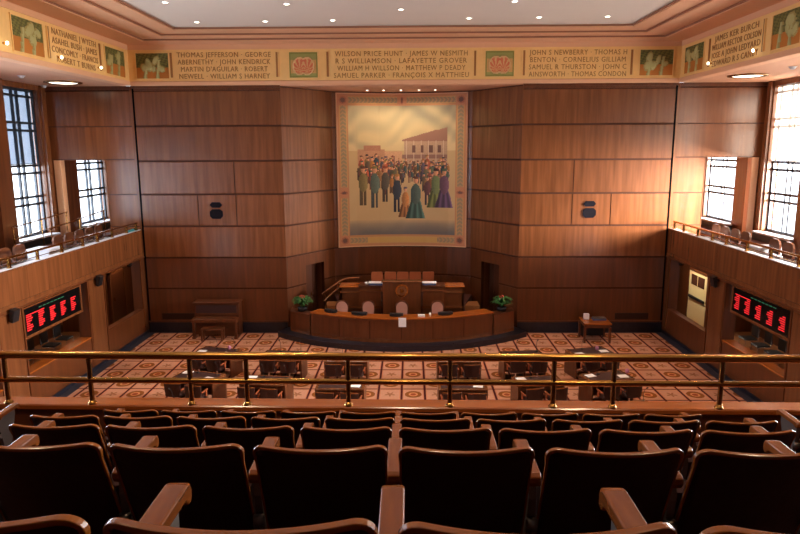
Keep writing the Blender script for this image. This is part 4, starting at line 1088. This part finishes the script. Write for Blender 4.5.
for i, (x, y) in enumerate(((-5.62, 20.3), (6.25, 20.25), (6.5, 18.05))):
    m = MB(); m.lathe([(.04, 0), (.055, .03), (.06, .09), (.03, .13)], 'foam_pink', seg=10)
    tag(m.build('flower_vase', None, (x, y, .766)), ['small pink vase on the left outermost desk of the front row', 'small pink vase on the right outermost desk of the front row', 'small pink vase on the right outermost desk of the second row'][i], 'vase', 'pink vases on the outer desks')

# ------------------------------------------------------------ visitors' gallery in the foreground
GR = .0153                        # the gallery stands a touch askew to the room
def gp(x, y): c, s = math.cos(-GR), math.sin(-GR); return (x*c-(y)*s, y*c+x*s)
ROWY = [.99, 2.073, 3.078, 4.068, 5.089]; TOPZ = [6.551, 6.164, 5.783, 5.406, 5.019]
gal = bpy.data.objects.new('floor_visitors_gallery', None)
w = MB()
ys = [YN, ROWY[1]-.2, ROWY[2]-.2, ROWY[3]-.2, ROWY[4]-.2, 6.4]
for k in range(5): w.box((-W-.4, ys[k], 3.0), (W+.4, ys[k+1], TOPZ[k]-.85), 'gallery_carpet')
o = struct(w.build('floor_visitors_gallery', None, None, -GR))
w = MB(); w.box((-W+.1, 6.40, 3.2), (W-.1, 6.58, 4.47), 'walnut_low'); w.box((-W+.1, 6.37, 4.47), (W-.1, 6.60, 4.53), 'honey_top', .012)
struct(w.build('wall_gallery_front', None, None, -GR))
t = thing('gallery_brass_rail', 'long double brass railing on the wooden ledge before the seats', 'railing', (0, 0, 0), -GR)
m = MB(); m.tube([(-9.9, 6.42, 5.058), (9.9, 6.42, 5.058)], .042, 'brass', 16); m.build('top_rail', t)
m = MB(); m.tube([(-9.9, 6.42, 4.788), (9.9, 6.42, 4.788)], .031, 'brass', 14); m.build('lower_rail', t)
for x in (-6.2, -5.1, -4.08, -3.18, -2.12, -1.53, -.47, .58, 1.64, 2.25, 3.33, 4.4, 5.5):
    p = MB(); p.tube([(x, 6.42, 4.53), (x, 6.42, 5.05)], .026, 'brass_dark', 10, False); p.build('post', t)
    p = MB(); p.lathe([(.046, 0), (.046, .01), (.032, .02), (.028, .04)], 'brass', (x, 6.42, 4.53), 14); p.build('post_base', t)

# seats
def seat_proto():
    t = thing('theatre_chair', '', 'chair')
    hw = .227; n = 14
    def bow(f): return -.05*(1-f*f)
    def back_y(z): return .0+(.85-z)*.40
    # shell of the back
    def P(f, z, o):
        drop = 0
        ww = hw*(1-.0*(.85-z))
        return (f*ww, bow(f)+back_y(z)+o, z)
    m = MB(); zr = [.30, .45, .60, .72, .815, .832, .846]
    for za, zb in zip(zr, zr[1:]):
        vs_ = []; 
        for k in range(n+1):
            f_ = -1+2*k/n; sa = sb = 1.0
            sa = 1-.012*(za > .81)-.05*(za > .82)-.08*(za > .84); sb = 1-.012*(zb > .81)-.05*(zb > .82)-.08*(zb > .84)
            vs_ += [P(f_*sa, za, 0), P(f_*sb, zb, 0), P(f_*sa, za, .014), P(f_*sb, zb, .014)]
        fs = []
        for k in range(n):
            a = 4*k; b = a+4
            fs += [(a, b, b+1, a+1), (b+2, a+2, a+3, b+3)]
            if za == zr[0]: fs.append((a, a+2, b+2, b))
        fs += [(0, 1, 3, 2), (4*n, 4*n+2, 4*n+3, 4*n+1)]
        m.add(vs_, fs, 'seat_fabric', True)
    m.build('backrest', t)
    # wooden edge: down one side, over the top, down the other
    path = []
    for z in (.36, .5, .65, .78): path.append((-1.0, z))
    cf = .036/hw
    path += [(-1+cf*(1-math.cos(a)), .8525-.036*(1-math.sin(a))) for a in [PI/2*q/7 for q in range(8)]]
    for k in range(1, 12): path.append((-(1-cf)+2*(1-cf)*k/12, .8525))
    path += [(-f_, z) for (f_, z) in path[4:12]][::-1]
    for z in (.78, .65, .5, .36): path.append((1.0, z))
    vs_ = []; K = 4; N = len(path)
    for i, (f_, z) in enumerate(path):
        a = path[max(0, i-1)]; b = path[min(N-1, i+1)]
        tx, tz = (b[0]-a[0])*hw, b[1]-a[1]; L_ = math.hypot(tx, tz); nx, nz = -tz/L_, tx/L_
        side = abs(f_) >= .985
        th = .0025 if side and z < .8 else .006
        x, y, z_ = P(f_, z, 0)
        yb = .007 if side and z < .8 else .016
        for (o_, q) in ((-.004, -.007), (-.004, th), (yb, th), (yb, -.007)):
            vs_.append((x+nx*q, y+o_, z_+nz*q))
    fs = [(i*K+j, i*K+(j+1) % K, (i+1)*K+(j+1) % K, (i+1)*K+j) for i in range(N-1) for j in range(K)]+[tuple(range(K)), tuple(range((N-1)*K, N*K))]
    m = MB(); m.add(vs_, fs, 'rim_wood'); o = m.build('wooden_edge', t)
    bv = o.modifiers.new('b', 'BEVEL'); bv.width = .003; bv.segments = 2; bv.limit_method = 'ANGLE'; bv.angle_limit = .6
    # tipped-up cushion
    m = MB(); m.extr([(.22, .34), (.32, .33), (.33, .56), (.26, .60), (.21, .58)], 0, -.20, .20, 'seat_cushion'); m.build('seat', t)
    return t
def arm_mb(xc):
    """armrest whose ends roll over"""
    m = MB(); y0, y1 = .10, .42; z1 = .703; th = .026
    prof = [(y0+.01, z1-.05), (y0, z1-.03), (y0+.002, z1-.01), (y0+.018, z1)]
    prof += [(y1-.03, z1), (y1-.010, z1-.006), (y1, z1-.022), (y1, z1-.045), (y1-.010, z1-.056), (y1-.025, z1-.054), (y1-.034, z1-.042), (y1-.05, z1-th-.01)]
    prof += [(y0+.06, z1-th-.01), (y0+.035, z1-.05)]
    m.extr(prof, 0, xc-.027, xc+.027, 'arm_wood')
    return m
def add_arm(t, xc, nm='armrest'):
    o = arm_mb(xc).build(nm, t)
    bv = o.modifiers.new('b', 'BEVEL'); bv.width = .006; bv.segments = 3; bv.limit_method = 'ANGLE'; bv.angle_limit = .9
    m = MB(); m.extr([(.12, 0), (.30, 0), (.27, .05), (.26, .35), (.36, .62), (.36, .668), (.13, .668), (.12, .60), (.17, .35), (.15, .05)], 0, xc-.014, xc+.014, 'steel')
    m.lathe([(.022, -.02), (.022, .02)], 'steel', (xc, .12, .50), 10)
    m.build('support', o)
SP = seat_proto(); add_arm(SP, -.25)
SPE = copy_tree(SP)                                       # end seat, arms both sides
add_arm(SPE, .25)
pr_used = [False, False]
rowword = ['fifth row from the rail', 'fourth row from the rail', 'third row from the rail', 'second row from the rail', 'row nearest the rail']
nums = ['', 'first', 'second', 'third', 'fourth', 'fifth']
SPAN = [(-2, 2), (-3, 3), (-4, 4), (-5, 5), (-5, 5)]
ROWX = [.222, .184, .152, .126, .092]
def put_seat(x, y, z, end, label, rz=0):
    pr = SPE if end else SP
    o = copy_tree(pr) if pr_used[end] else pr
    pr_used[end] = True
    X, Y = gp(x, y); o.location = (X, Y, z); o.rotation_euler = (0, 0, .004+rz); o['label'] = label; o['group'] = 'theatre seats of the visitors gallery'
for r in range(5):
    lo, hi = SPAN[r]
    for k in range(lo, hi):
        x = ROWX[r]+.5*(k+.5)
        idx = -k if k < 0 else k+1; side = 'left' if k < 0 else 'right'
        put_seat(x, ROWY[r], TOPZ[r]-.8525, 1 if k == hi-1 else 0, 'dark theatre seat in the %s, %s %s of centre' % (rowword[r], nums[idx], side))
# end seats across the aisles
put_seat(-3.36-.25-.08, 5.17, TOPZ[4]-.85, 1, 'theatre seat across the left aisle, mostly outside the photo', 0)
put_seat(3.72, 5.17, TOPZ[4]-.85, 0, 'theatre seat across the right aisle, mostly outside the photo', 0)
